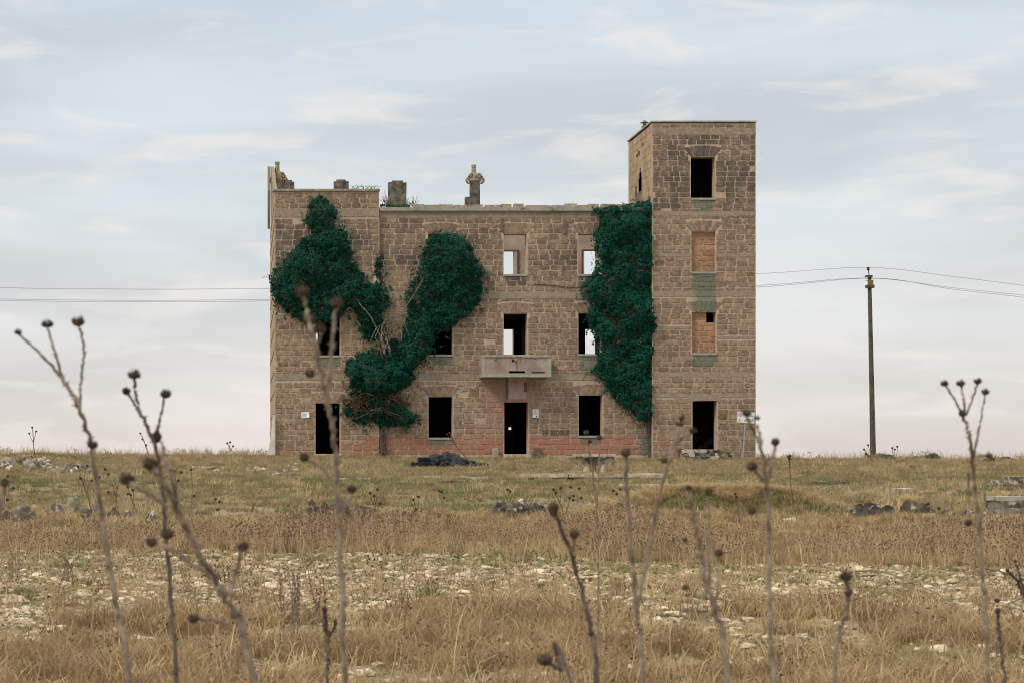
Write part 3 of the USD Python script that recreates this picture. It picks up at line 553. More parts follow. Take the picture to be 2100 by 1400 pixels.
# grey sheet leaning at the left corner
g_ = []
for t_ in np.linspace(0, 1, 9): g_.append([at(559 - 10 * t_ ** 1.5, 850 + 82 * t_, 80.1), at(564.5, 850 + 82 * t_, 79.98)])
g_ = np.array(g_); g_[:, :, 1] += (meshkit.noise(g_ * 6, 3) - .5) * .15
vv = np.vstack([g_.reshape(-1, 3), g_.reshape(-1, 3) + [0, .05, 0]]); ff = []
for i_ in range(8):
    a = 2 * i_; ff += [(a, a + 2, a + 3), (a, a + 3, a + 1), (18 + a, 18 + a + 3, 18 + a + 2), (18 + a, 18 + a + 1, 18 + a + 3), (a, 18 + a + 2, a + 2), (a, 18 + a, 18 + a + 2), (a + 1, a + 3, 18 + a + 3), (a + 1, 18 + a + 3, 18 + a + 1)]
obj('grey_sheet', (vv, np.array(ff)), 'cloth', smooth=True, label='pale grey sheet leaning against the far left corner of the building', category='sheet')

# ------------------------------------------------------------------ ivy
def leaf_cards(P, Nrm, size, rr, droop=.55):
    """three-lobed leaves, folded along the midrib"""
    n = len(P); Nrm = Nrm / np.linalg.norm(Nrm, axis=1, keepdims=True)
    down = np.array([0, 0, -1.0]) + rr.normal(0, droop, (n, 3)); u = down - (down * Nrm).sum(1, keepdims=True) * Nrm; u /= np.linalg.norm(u, axis=1, keepdims=True) + 1e-9; s = np.cross(Nrm, u)
    L = size[:, None]
    pts = [P - u * L * .45, P + s * L * .5 - u * L * .1 + Nrm * L * .12, P + s * L * .22 + u * L * .18, P + u * L * .6 - Nrm * L * .1, P - s * L * .22 + u * L * .18, P - s * L * .5 - u * L * .1 + Nrm * L * .12, P - Nrm * L * .04]
    v = np.stack(pts, 1).reshape(-1, 3); b = np.arange(n)[:, None] * 7
    f = np.concatenate([b + np.array([c]) for c in ((6, 0, 1), (6, 1, 2), (6, 2, 3), (6, 3, 4), (6, 4, 5), (6, 5, 0))]); return v, f
def ivy_mass(poly, Y, bulge, seed, per_m2=36, leaves=36, reach=.7, base=.06):
    """clumps of leaves over an outline on the wall, thicker towards its middle"""
    rr = np.random.default_rng(seed); pw = Polygon([(X(a, Y), Z(b, Y)) for a, b in poly]).buffer(.03); x0, z0, x1, z1 = pw.bounds
    q = rr.uniform([x0, z0], [x1, z1], (int((x1 - x0) * (z1 - z0) * per_m2 * (1.5 if pw.area < 8 else 1)), 2)); q = q[contains_xy(pw, q[:, 0], q[:, 1])]
    d = shp_distance(shp_points(q), pw.boundary)
    n = meshkit.fbm(np.column_stack([q * 1.1, np.full(len(q), seed)]), 3, seed); n2 = meshkit.noise(np.column_stack([q * 2.6, np.full(len(q), seed)]), seed + 9)
    dep = base + bulge * np.sqrt(np.clip(d / reach, 0, 1)) * (.2 + 1.9 * np.clip(n - .27, 0, 1)) * (.5 + 1.0 * n2)
    rad = rr.uniform(.08, .23, len(q)) * np.clip(.45 + d / .35, .45, 1.1)
    C = np.column_stack([q[:, 0], Y - dep, q[:, 1]]); Ps, Ns = [], []
    for c, r in zip(C, rad):
        u = rr.normal(size=(leaves, 3)); u[:, 1] = -np.abs(u[:, 1]); u[:, 2] += .35; u /= np.linalg.norm(u, axis=1, keepdims=True)
        Ps.append(c + u * r * rr.uniform(.75, 1.1, (leaves, 1)) * [1, .8, .9]); Ns.append(u + [0, -.35, .25] + rr.normal(0, .42, (leaves, 3)))
    pb = pw.buffer(.22).difference(pw.buffer(-.05)); bx0, bz0, bx1, bz1 = pb.bounds; qs = rr.uniform([bx0, bz0], [bx1, bz1], (int((bx1 - bx0) * (bz1 - bz0) * 22), 2)); qs = qs[contains_xy(pb, qs[:, 0], qs[:, 1])]
    for c in qs[rr.random(len(qs)) < .75]:                 # ragged sprigs around the edge
        nl = rr.integers(3, 11); c3 = np.array([c[0], Y - rr.uniform(.05, .3), c[1]]); d_ = rr.normal(0, .5, 3) + [0, -.3, -.5]; d_ /= np.linalg.norm(d_); Ps.append(c3 + np.outer(np.linspace(0, .28, nl), d_) + rr.normal(0, .035, (nl, 3))); Ns.append(np.array([0, -1.0, .4]) + rr.normal(0, .5, (nl, 3)))
    m = int(pw.area * 330); q = rr.uniform([x0, z0], [x1, z1], (m * 3, 2)); q = q[contains_xy(pw, q[:, 0], q[:, 1])][:m]       # a thin layer against the wall
    Ps.append(np.column_stack([q[:, 0], np.full(len(q), Y - .05) - rr.uniform(0, .08, len(q)), q[:, 1]])); Ns.append(np.array([0, -1.0, .3]) + rr.normal(0, .4, (len(q), 3)))
    P = np.vstack(Ps); P[:, 1] = np.minimum(P[:, 1], Y - .03); NN = np.vstack(Ns); px_, py_ = to_px(P); ok = px_ < np.where((py_ > 640) & (py_ < 720), 1345, 1337) + 3 * np.sin(py_ * .35); P, NN = P[ok], NN[ok]
    return leaf_cards(P, NN, rr.uniform(.05, .10, len(P)), rr)
def foliage(name, masses, parent, m='ivy_leaf'):
    v = np.vstack([a for a, _ in masses]); off = np.cumsum([0] + [len(a) for a, _ in masses[:-1]]); f = np.vstack([b + o for (_, b), o in zip(masses, off)])
    obj(name, (v, f), m, parent, kind='stuff')
ivyA = thing('ivy', 'dark green ivy spreading in a Y over the left wall from one trunk', 'ivy', (0, 0, 0))
LOBES = [([(655, 403), (668, 412), (690, 430), (684, 470), (712, 478), (710, 495), (722, 520), (735, 560), (758, 585), (776, 592), (776, 622), (760, 650), (766, 696), (748, 694), (735, 640), (712, 634), (700, 648), (660, 668), (625, 662), (590, 640), (560, 604), (552, 568), (575, 545), (600, 515), (622, 493), (642, 478), (628, 455), (634, 420)], .62),
         ([(748, 590), (768, 596), (780, 640), (784, 676), (768, 698), (750, 690)], .25),
         ([(790, 690), (812, 700), (822, 745), (806, 748), (792, 722)], .2),
         ([(880, 488), (918, 480), (958, 492), (975, 540), (989, 568), (981, 622), (950, 652), (930, 668), (893, 686), (884, 716), (852, 752), (838, 770), (822, 752), (818, 712), (834, 660), (836, 630), (830, 608), (850, 575), (868, 515)], .66),
         ([(715, 740), (757, 716), (800, 730), (830, 748), (849, 776), (840, 788), (818, 798), (792, 812), (750, 816), (714, 808), (707, 766)], 1.0),
         ([(704, 836), (738, 840), (756, 814), (800, 818), (830, 840), (852, 852), (845, 866), (790, 873), (745, 869), (712, 858)], .8)]
foliage('foliage', [ivy_mass(p, 80.2 if i_ in (0, 1) else 80.33, b, 40 + i_) for i_, (p, b) in enumerate(LOBES)], ivyA)
v_, f_ = ivy_mass([(773, 520), (778, 520), (782, 560), (798, 612), (790, 640), (772, 640), (771, 590)], 80.2, .05, 77, 14, 14, .3, .03); obj('creeper', (v_, f_), 'ivy_leaf', ivyA)
Yi = 80.1
def vine(pts, r0, r1, seed, Y0=80.05, n=6): 
    p = spline([at(a, b, Y0 - (c[0] if c else 0)) for a, b, *c in pts], n, .012, seed); return tube(p, np.linspace(r0, r1, len(p)), 7)
obj('trunk', cat([vine([(785, 948), (783, 915), (784, 870), (788, 820), (792, 770), (788, 720)], .085, .075, 1, 80.22), vine([(788, 948), (790, 915), (787, 870), (782, 820)], .045, .04, 2, 80.2), vine([(778, 942), (783, 928), (784, 905)], .07, .05, 3), vine([(796, 943), (789, 930), (787, 905)], .06, .04, 4)]), 'bark', ivyA)
BR = [[(788, 725), (796, 690), (815, 655), (845, 610), (870, 570)], [(788, 720), (775, 680), (760, 650), (735, 620), (705, 585)], [(790, 715), (782, 690), (785, 665), (800, 650), (822, 645)], [(796, 700), (808, 680), (812, 660), (806, 640)],
      [(795, 745), (800, 715), (790, 695), (782, 675), (790, 660)], [(786, 735), (776, 705), (770, 690), (780, 668)], [(800, 720), (792, 690), (797, 672), (812, 662), (830, 640)], [(815, 655), (822, 672), (823, 700)], [(822, 645), (832, 672), (842, 690)], [(760, 700), (768, 680), (778, 668), (800, 660)], [(802, 730), (792, 712), (780, 695)], [(706, 640), (720, 632), (730, 655), (740, 668)]]
for i_, b in enumerate(BR): obj('branch', vine([(a, c, .25 + .2 * math.sin(i_ * 2 + a)) for a, c in b], .045 if i_ < 2 else .026, .012, 60 + i_), 'twig', ivyA)
tw = []                                                   # bare brown twigs between the two lower lumps
for i_ in range(26):
    a0 = R.uniform(775, 800); b0 = R.uniform(785, 845); a1 = a0 + R.uniform(-75, 55); b1 = b0 + R.uniform(-5, 40); a1 = min(max(a1, 708), 842); b1 = min(b1, 862)
    tw.append(vine([(a0, b0, .15), ((a0 + a1) / 2 + R.uniform(-8, 8), (b0 + b1) / 2 - R.uniform(0, 12), R.uniform(.2, .6)), (a1, b1, R.uniform(.1, .5))], .014, .006, i_, n=4))
obj('bare_twigs', cat(tw), 'dark_twig', ivyA, kind='stuff')
rr = np.random.default_rng(5); n_ = 1500; uu, vv_ = rr.uniform(0, 6.28, n_), np.sqrt(rr.random(n_)) * (1 + .25 * rr.normal(0, 1, n_)).clip(.3, 1.3); pp = np.column_stack([772 + 60 * vv_ * np.cos(uu), 824 + 17 * vv_ * np.sin(uu)]); P = np.array([at(a, b, 80.2 - rr.uniform(.0, .45)) for a, b in pp])
obj('withered_leaves', leaf_cards(P, rr.normal(size=(n_, 3)) + [0, -.6, 0], rr.uniform(.06, .10, n_), rr), 'dead_leaf', ivyA, kind='stuff')
obj('bare_twigs', cat([vine([(697, 640), (690, 665), (700, 690), (702, 725)], .012, .006, 5, 80.15), vine([(740, 680), (745, 705), (742, 725)], .012, .006, 6, 80.15), vine([(748, 660), (722, 665), (705, 675)], .014, .006, 7, 80.15)]), 'twig', ivyA)
ivyB = thing('ivy', 'tall dark green ivy curtain filling the corner beside the tower', 'ivy', (0, 0, 0))
PB = [(1216, 434), (1236, 428), (1290, 424), (1336, 420), (1336, 520), (1339, 600), (1346, 690), (1339, 760), (1337, 862), (1310, 862), (1296, 842), (1268, 828), (1250, 800), (1226, 772), (1212, 765), (1226, 745), (1226, 720), (1214, 682), (1203, 655), (1210, 622), (1188, 598), (1200, 578), (1224, 552), (1220, 512), (1214, 488), (1228, 470), (1232, 445)]
foliage('foliage', [ivy_mass(PB, 80.33, .6, 90), ivy_mass([(1290, 420), (1332, 414), (1335, 432), (1300, 430)], 80.5, .15, 91)], ivyB)
obj('trunk', cat([vine([(1333, 950, 0), (1333, 900, 0), (1330, 850, 0), (1331, 780, .1)], .085, .06, 11, 80.15), vine([(1328, 862, 0), (1331, 900, 0), (1334, 925, 0)], .035, .03, 12, 80.1)]), 'bark', ivyB)
# dry bush on the wall top
bush = thing('dry_bush', 'bare grey bush growing on the wall top beside the chimney', 'bush', at(800, 424, 81))
def twiggy(n, spread, h, seed, r=.012):
    q = np.random.default_rng(seed); ms = []
    for _ in range(n):
        a_ = q.uniform(0, 6.28); L = q.uniform(.4, 1) * h; d_ = np.array([math.cos(a_) * spread * q.uniform(.2, 1), math.sin(a_) * .3, 1.0]); d_ /= np.linalg.norm(d_); p0 = np.array([q.uniform(-.1, .1), 0, 0]); pts = [p0]
        for s_ in range(4): d_ = d_ + q.normal(0, .2, 3); d_ /= np.linalg.norm(d_); pts.append(pts[-1] + d_ * L / 4)
        ms.append(tube(pts, np.linspace(r, r * .35, 5), 4))
        for s_ in (2, 3):
            for _k in range(2): e = d_ + q.normal(0, .5, 3); ms.append(tube([pts[s_], pts[s_] + e / np.linalg.norm(e) * L * .3], [r * .45, r * .25], 3))
    return cat(ms)
obj('twigs', twiggy(18, .9, .85, 3), 'twig', bush)
for dx in (.55, 1.0, -.15): obj('twigs', twiggy(12, 1.3, .5, int(dx * 100) + 30).apply_translation((dx, 0, 0)), 'twig', bush)
obj('greenery', (lambda v, f: (v, f))(*leaf_cards(np.column_stack([N.uniform(-.4, .9, 260), N.uniform(-.15, .3, 260), N.uniform(0, .1, 260)]), N.normal(size=(260, 3)) + [0, -.3, .8], N.uniform(.06, .11, 260), N)), 'deep_green', bush)
plant = thing('roof_plant', 'sparse green weeds on the left coping edge', 'plant', at(745, 389, 80.6))
obj('stems', cat([tube(spline([(a_, 0, 0), (a_ + R.uniform(-.1, .1), 0, .1), (a_ + R.uniform(-.2, .2), 0, R.uniform(.08, .22))], 3), .008, 4) for a_ in np.linspace(-.5, .6, 14)]), 'twig', plant)
obj('leaves', leaf_cards(np.column_stack([N.uniform(-.55, .65, 70), N.uniform(-.05, .1, 70), N.uniform(0, .16, 70)]), N.normal(size=(70, 3)), N.uniform(.04, .07, 70), N), 'deep_green', plant)

# ------------------------------------------------------------------ signs
def upright(m, p, yaw=0.0, roll=0.0):
    """stands a mesh drawn in the xy plane (reading along +x) up on a wall that faces the camera"""
    m = m.copy(); m.apply_transform(trimesh.transformations.rotation_matrix(roll, [0, 0, 1])); m.apply_transform(np.array([[1, 0, 0, 0], [0, 0, -1, 0], [0, 1, 0, 0], [0, 0, 0, 1.0]]))
    m.apply_transform(trimesh.transformations.rotation_matrix(yaw, [0, 0, 1])); m.apply_translation(p); return m
def plate(w, h, d, x=0, y=0, z=0): m = trimesh.creation.box((w, h, d)); m.apply_translation((x, y, z)); return m
def tri(w, h, d, x=0, y=0, z=0): m = trimesh.creation.extrude_polygon(Polygon([(-w / 2, -h / 2), (w / 2, -h / 2), (0, h / 2)]), d); m.apply_translation((x, y, z)); return m
def ring(r0, r1, d, x=0, y=0, z=0): m = trimesh.creation.annulus(r0, r1, d); m.apply_translation((x, y, z + d / 2)); return m
def text(s, h, wid, x, y, z):
    m = meshkit.text_mesh(s, h, .003, bold=True); b = m.bounds; m.apply_translation((-b[0][0], 0, 0)); m.apply_scale((wid / (b[1][0] - b[0][0]), 1, 1)); m.apply_translation((x, y, z)); return m
p0 = at(1529.5, 855, 79.0); rl = -.05
sg = thing('warning_sign', 'white warning sign on a thin blue-grey post before the tower', 'sign', (0, 0, 0))
Up = lambda m: upright(m, p0, 0, rl)
obj('panel', Up(plate(.75, .48, .012)), 'sign_white', sg)
obj('panel_rim', Up(cat([plate(.75, .012, .006, 0, s * .234, .0095) for s in (1, -1)] + [plate(.012, .455, .006, s * .369, 0, .0095) for s in (1, -1)])), 'sign_grey_print', sg)
obj('lettering', Up(cat([text('VIETATO', .042, .27, -.04, .115, .007), text("L'INGRESSO", .042, .34, -.04, .05, .007), text('FABBRICATO', .045, .36, -.03, -.10, .007), text('PERICOLANTE', .045, .42, -.07, -.165, .007)])), 'sign_print', sg)
obj('prohibition_ring', Up(cat([ring(.062, .08, .003, -.25, .10, .007), plate(.13, .016, .002, 0, 0, 0).apply_transform(trimesh.transformations.rotation_matrix(-.78, [0, 0, 1])).apply_translation((-.25, .10, .0095))])), 'sign_red', sg)
obj('walker_mark', Up(cat([plate(.022, .05, .0015, -.25, .095, .008), plate(.02, .02, .0015, -.25, .135, .008)])), 'sign_print', sg)
obj('warning_triangle', Up(tri(.165, .15, .003, -.25, -.125, .0098)), 'sign_yellow', sg)
obj('triangle_border', Up(tri(.185, .17, .002, -.25, -.122, .007)), 'sign_print', sg)
obj('exclamation', Up(cat([plate(.014, .055, .002, -.25, -.12, .0145), plate(.014, .012, .002, -.25, -.168, .0145)])), 'sign_print', sg)
obj('post', tube([at(1528, 868, 79.02), at(1525.5, 908, 79.02), at(1522, 956, 79.02)], .027, 10), 'post_metal', sg)
p1 = at(1098.5, 847, YM - .05); nt = thing('wall_notice', 'small white notice with yellow warning triangle right of the middle door', 'notice', (0, 0, 0))
U1 = lambda m: upright(m, p1)
obj('sheet', U1(plate(.26, .36, .008)), 'sign_white', nt)
obj('warning_triangle', U1(tri(.15, .12, .002, 0, .10, .0058)), 'sign_yellow', nt); obj('exclamation', U1(cat([plate(.014, .05, .002, 0, .10, .0085), plate(.014, .012, .002, 0, .058, .0085)])), 'sign_print', nt)
obj('print_lines', U1(cat([plate(.18, .014, .002, 0, .02 - .03 * i_, .005) for i_ in range(3)])), 'sign_grey_print', nt); obj('round_mark', U1(trimesh.creation.cylinder(.03, .002).apply_translation((.04, -.12, .0055))), 'sign_print', nt)
p2 = at(626, 850, YL - .05); nt = thing('paper_notice', 'white paper notice with curled corner left of the left door', 'notice', (0, 0, 0))
sh = plate(.34, .26, .008); sh = sh.subdivide().subdivide().subdivide(); v = sh.vertices; v[:, 2] += .05 * np.clip(v[:, 0] / .17, 0, 1) ** 2 * np.clip(-v[:, 1] / .13 + .5, 0, 1)
U2 = lambda m: upright(m, p2, 0, .05)
obj('sheet', U2(sh), 'sign_white', nt); obj('print_lines', U2(cat([plate(.20, .012, .002, -.03, .04 - .03 * i_, .0065) for i_ in range(4)] + [plate(.05, .02, .002, -.1, .085, .0065)])), 'sign_grey_print', nt)

# ------------------------------------------------------------------ pole and wires
YP = 100.0
pole = thing('power_pole', 'tall slightly leaning grey-brown power pole standing alone at right', 'pole', (0, 0, 0))
A, B = at(1791, 952, YP), at(1783, 566, YP); dd = (B - A)
obj('shaft', tube([A - dd * .03, A, A + dd * .5, B], [.165, .16, .125, .10], 12), 'pole_concrete', pole, smooth=40)
obj('cable_strip', tube([A + [.06, -.17, .1], A + dd * .35 + [.05, -.15, 0]], .018, 5), 'wire_metal', pole)
C = at(1780.5, 552, YP)
obj('top_pin', tube([B + [0, 0, -.1], C], .03, 6), 'wire_metal', pole)
obj('crossarm', box(C[0] - .13, C[0] + .19, YP - .16, YP + .16, B[2] - .12, B[2] + .02), 'dark_wood', pole); obj('crossarm', box(B[0] - .17, B[0] + .22, YP - .18, YP + .18, Z(591, YP), Z(585, YP)), 'dark_wood', pole)
obj('bracket', box(B[0] - .12, B[0] + .16, YP - .15, YP - .10, Z(586, YP), Z(574, YP)), 'pole_yellow', pole)
def insulator(c): return cat([tube([c + [0, 0, -.08], c + [0, 0, -.04], c, c + [0, 0, .05], c + [0, 0, .09]], [.05, .10, .06, .09, .04], 10)])
ends = [C + [0, 0, .02], at(1777, 573, YP - .1), at(1789, 573, YP - .1)]
for e in ends: obj('insulator', insulator(e), 'porcelain' if e is not ends[0] else 'dark_wood', pole)
L_ = [[(1550, 562), (1100, 582), (553, 592), (200, 593), (-150, 588)], [(1550, 586), (1100, 604), (553, 614.5), (200, 616), (-150, 611)], [(1550, 589.5), (1100, 607), (553, 617.5), (200, 619), (-150, 614.5)]]
R_ = [[(1950, 567), (2100, 586), (2300, 614)], [(1950, 590), (2100, 606), (2300, 630)], [(1950, 593), (2100, 610), (2300, 635)]]
for e, l, r, lab in zip(ends, L_, R_, ('highest power line wire, on top of the pole', 'lower power line wire, on the left insulator of the pole', 'lower power line wire, on the right insulator of the pole')):
    pts = [at(a, b, YP + .02) for a, b in l[::-1]] + [e + [0, 0, .06]] + [at(a, b, YP + .02) for a, b in r]
    obj('power_line_wire', tube(spline(pts, 8), .0095, 5), 'wire_metal', label=lab, category='wire')

# ------------------------------------------------------------------ table, bench, tyres, slabs
h0 = hit(1218, 967); yb = h0[1]; zb = h0[2]; ztab = Z(930, yb)
tb_ = thing('stone_table', 'old stone table with curled pedestal before the right-hand windows', 'table', (0, 0, 0))
x0, x1 = X(1178, yb), X(1258, yb)
top = trimesh.creation.box((x1 - x0, .75, .085)); top = top.subdivide().subdivide().subdivide(); v = top.vertices; top.vertices = v + (meshkit.noise(v * 9, 2)[:, None] - .5) * .012; top.apply_translation(((x0 + x1) / 2, yb, ztab - .042)); obj('table_top', top, 'table_stone', tb_)
for i_ in range(11): xx_ = x0 + .05 + i_ * (x1 - x0 - .1) / 10; obj('dentil', box(xx_ - .03, xx_ + .03, yb - .34, yb - .28, ztab - .115, ztab - .086), 'table_leg_stone', tb_)
xm = (x0 + x1) / 2; ht = ztab - .086 - zb
for s in (-1, 1):
    pts = spline([(xm + s * .27, yb - .12, zb - .05), (xm + s * .28, yb - .12, zb + ht * .35), (xm + s * .36, yb - .12, zb + ht * .7), (xm + s * .54, yb - .12, zb + ht * .97)], 6); obj('leg', tube(pts, np.linspace(.115, .07, len(pts)), 8), 'bench_stone', tb_, smooth=40)
    th = np.linspace(1.2, 4.2, 12); pts = [(xm + s * (.53 + .13 * math.cos(t_) * -1 - .02), yb - .12, zb + ht * .74 + .15 * math.sin(t_)) for t_ in th]; obj('scroll', tube(pts, np.linspace(.045, .02, 12), 6), 'table_leg_stone', tb_, smooth=40)
    bowl = tube(np.array([(xm + s * .1, yb - .05, zb + ht * .45), (xm + s * .12, yb - .05, zb + ht * .75), (xm + s * .16, yb - .05, zb + ht * .98)]), [.05, .12, .20], 12); obj('fluted_bowl', bowl, 'table_leg_stone', tb_)
obj('pedestal', tube(np.array([(xm, yb, zb - .05), (xm, yb, zb + ht * .25), (xm, yb, zb + ht * .6), (xm, yb, zb + ht)]), [.12, .07, .09, .2], 10), 'table_leg_stone', tb_)
h1 = hit(1218, 984); yb = h1[1]; bn = thing('stone_bench', 'long low pale stone kerb lying in front of the stone table', 'bench', (0, 0, 0))
x = X(1070, yb)
for w_ in (94, 100, 98):
    x2 = x + w_ / F * yb; obj('slab', rough_box(x, x2 - .02, yb - .2, yb + .3, Z(978, yb), Z(970.5, yb), .014, int(w_), 4), 'bench_stone', bn); x = x2
obj('footing', rough_box(X(1130, yb), X(1330, yb), yb - .12, yb + .25, h1[2] - .2, Z(978, yb) - .01, .03, 3, 4), 'block_dark', bn)
for px0, px1, py, ww in ((690, 760, 985, 1), (800, 850, 994, 2), (905, 960, 991, 3), (1640, 1740, 994, 4), (870, 1000, 983, 5), (1270, 1400, 999, 6), (1600, 1660, 997, 7), (1820, 1880, 1008, 8)):
    q = hit((px0 + px1) / 2, py); w_ = (px1 - px0) / F * q[1]; m = rough_box(-w_ / 2, w_ / 2, -.12, .12, -.1, .085, .03, ww, 3)
    obj('kerb_slab', m, R.choice(['bench_stone', 'block_dark', 'boulder_stone']), origin=q, label='flat broken kerb stone half sunk in the grass before the building', category='stone', group='kerb stones sunk in the grass')
# tyre pile with black sheeting
def tyre(x, y, z, r=.33, w=.2, flat=True, seed=0, **t):
    prof = [(r * .55, -w / 2), (r * .8, -w / 2 * 1.05), (r * .96, -w / 2 * .8), (r, -w / 2 * .45), (r, w / 2 * .45), (r * .96, w / 2 * .8), (r * .8, w / 2 * 1.05), (r * .55, w / 2), (r * .58, 0), (r * .55, -w / 2)]
    m = trimesh.creation.revolve(prof, sections=28)
    if not flat: m.apply_transform(trimesh.transformations.rotation_matrix(1.2, [1, .3, 0]))
    obj('tyre', m, 'rubber', smooth=40, origin=(x, y, z), category='tyre', **t)
q = hit(868, 958)
tyre(X(864, q[1]), q[1], q[2] + .10, .39, .19, label='old black tyre lying flat at the left end of the dark heap')
tyre(X(870, q[1]), q[1], q[2] + .28, .24, .17, label='smaller black tyre resting on top of another tyre')
tyre(X(985, q[1]), q[1] - .3, q[2] + .05, .26, .16, label='old black tyre lying flat at the right end of the dark heap')
sh = boulder(1.5, .8, .84, 33, 4, .75, 1); v = sh.vertices; v *= 1 + (meshkit.fbm(v * 4.5, 3, 4) - .5)[:, None] * .6; sh.vertices = v
obj('black_sheeting', sh, 'black_plastic', smooth=45, origin=(X(918, q[1]), q[1] + .1, q[2] + .08), label='crumpled black plastic sheeting heaped against the tyres below the wall', category='sheeting')
sh = boulder(1.0, .6, .5, 35, 4, .8, 1); v = sh.vertices; v *= 1 + (meshkit.fbm(v * 8, 3, 6) - .5)[:, None] * .8; sh.vertices = v
obj('black_sheeting', sh, 'black_plastic', smooth=45, origin=(X(962, q[1]), q[1] - .1, q[2] + .02), label='smaller fold of black plastic sheeting at the right of the heap', category='sheeting')
# stacked dressed slabs at the right edge
for px0, px1, y0, y1, yy, lab, m in ((2076, 2140, 977, 985, 45.5, 'topmost grey slab of the stack at the right edge', 'boulder_stone'), (2057, 2140, 985, 993, 45.5, 'second grey slab of the stack at the right edge', 'boulder_stone'), (2038, 2140, 993.5, 1012, 45.5, 'wide dark base block of the stack at the right edge', 'block_dark'),
                                     (2048, 2140, 1018, 1026, 35, 'orange-lichened dark slab on the lower block at the right edge', 'coping'), (2050, 2140, 1026.3, 1042, 35, 'weathered grey block under the lichened slab at right', 'boulder_stone'), (2054, 2140, 1042.3, 1062, 34.8, 'lowest pale block of the lower stack at the right edge', 'heap_stone')):
    obj('stone_slab', rough_box(X(px0, yy), X(px1, yy), yy, yy + .7, Z(y1, yy), Z(y0, yy), .018, int(px0), 3), m, label=lab, category='stone slab')

# ------------------------------------------------------------------ boulders, rubble
def rock(px, py, wpx, hpx, m, seed, sink=.3, sub=3, **t):
    q = hit(px, py); s = q[1] / F; w_, h_ = wpx * s, hpx * s
    obj(t.pop('name', 'boulder'), boulder(w_, w_ * R.uniform(.6, .9), h_ * (1.5), seed, sub, .55, 3), m, smooth=35, origin=(q[0], q[1], q[2] + h_ * .25), **t)
for i_, (px, py, w_, h_, m, lab) in enumerate(((151, 1058, 44, 42, 'boulder_yellow', 'large yellow-lichened boulder standing tall in the fallen wall at left'), (118, 1056, 24, 26, 'boulder_stone', 'narrow white-spotted rock just left of the yellow boulder'),
        (48, 1072, 50, 36, 'boulder_stone', 'broad rounded grey boulder left of the yellow boulder'), (95, 1064, 26, 16, 'boulder_stone', 'low grey rock between the rounded and the spotted boulder'), (193, 1056, 18, 28, 'boulder_stone', 'white-spotted rock behind the leftmost thick stem'),
        (175, 1068, 40, 22, 'boulder_dark', 'dull brown rock in front of the yellow boulder'), (232, 1064, 30, 22, 'boulder_dark', 'dark rock right of the leftmost thick stem'), (262, 1066, 24, 22, 'boulder_stone', 'pale grey rock beside the leaning thin thistle'),
        (312, 1072, 24, 22, 'boulder_stone', 'spotted rock behind the fork of the thick stem'), (15, 1066, 24, 18, 'boulder_dark', 'small dark rock at the left edge of the field'), (808, 1076, 34, 13, 'bench_stone', 'bright white flat rock at the edge of the weeds'),
        (1297, 1050, 26, 16, 'boulder_stone', 'pale rock bedded in the left end of the grassy mound'), (1340, 1022, 14, 11, 'bench_stone', 'whitish rock on top of the grassy mound'), (1322, 1033, 22, 13, 'boulder_stone', 'spotted rock on the front of the grassy mound'))):
    rock(px, py, w_, h_, m, 100 + i_, label=lab, category='boulder')
clusters = [(600, 760, 1070, 32, 21, 14, 'boulder_dark'), (1010, 1110, 1070, 24, 16, 12, 'boulder_dark'), (1110, 1240, 1056, 15, 10, 10, 'boulder_stone'), (1010, 1080, 1052, 16, 9, 6, 'boulder_stone'), (1745, 1885, 1070, 32, 18, 18, 'boulder_dark'), (1880, 2060, 1072, 20, 9, 9, 'boulder_stone'), (1480, 1660, 1088, 14, 9, 8, 'boulder_stone')]
for c, (a, b, py, w_, h_, n, m) in enumerate(clusters):
    for i_ in range(n): rock(R.uniform(a, b), py - 10 + R.uniform(-6, 6), w_ * R.uniform(.6, 1.4), h_ * R.uniform(.8, 1.7), m, 200 + c * 30 + i_, sub=2, label='small rough rock of the tumbled field wall among dry weeds', category='rock', group='rocks of the tumbled field wall', name='rubble_rock')
for i_ in range(34):                                     # heap of grey blocks at far left
    px = R.uniform(-30, 190); py = 972 - abs(R.gauss(0, 7)) - (6 if px < 100 else 0)
    rock(px, py, R.uniform(14, 30), R.uniform(10, 18), R.choice(['heap_stone', 'heap_stone', 'boulder_stone']), 500 + i_, sub=2, label='grey stone of the heap below the earth bank at far left', category='rock', group='grey stones of the heap at far left', name='heap_rock')
for i_ in range(60):
    px = R.uniform(-20, 105); py = R.uniform(940, 958)
    rock(px, py, R.uniform(7, 16), R.uniform(5, 10), R.choice(['boulder_dark', 'boulder_dark', 'heap_stone', 'field_stone']), 600 + i_, sub=1, label='small stone on the earth bank at far left', category='rock', group='small stones on the earth bank at far left', name='bank_rock')
for i_ in range(46):
    px = R.uniform(380, 680); py = R.gauss(963, 6)
    rock(px, py, R.uniform(7, 20), R.uniform(4, 8), R.choice(['heap_stone', 'bench_stone', 'boulder_stone']), 700 + i_, sub=2, label='pale scattered stone in the grass before the left corner of the building', category='rock', group='stones scattered before the left corner', name='scattered_rock')
for i_, (px, py, w_, h_) in enumerate(((567, 976, 22, 8), (601, 975, 20, 8), (640, 972, 12, 10), (465, 932, 10, 7))): rock(px, py, w_, h_, 'heap_stone', 790 + i_, label=('squared brown block left of its twin before the left corner', 'squared brown block right of its twin before the left corner', 'upright pale block before the left door', 'small dark block on the skyline left of the building')[i_], category='stone block', name='stone_block')
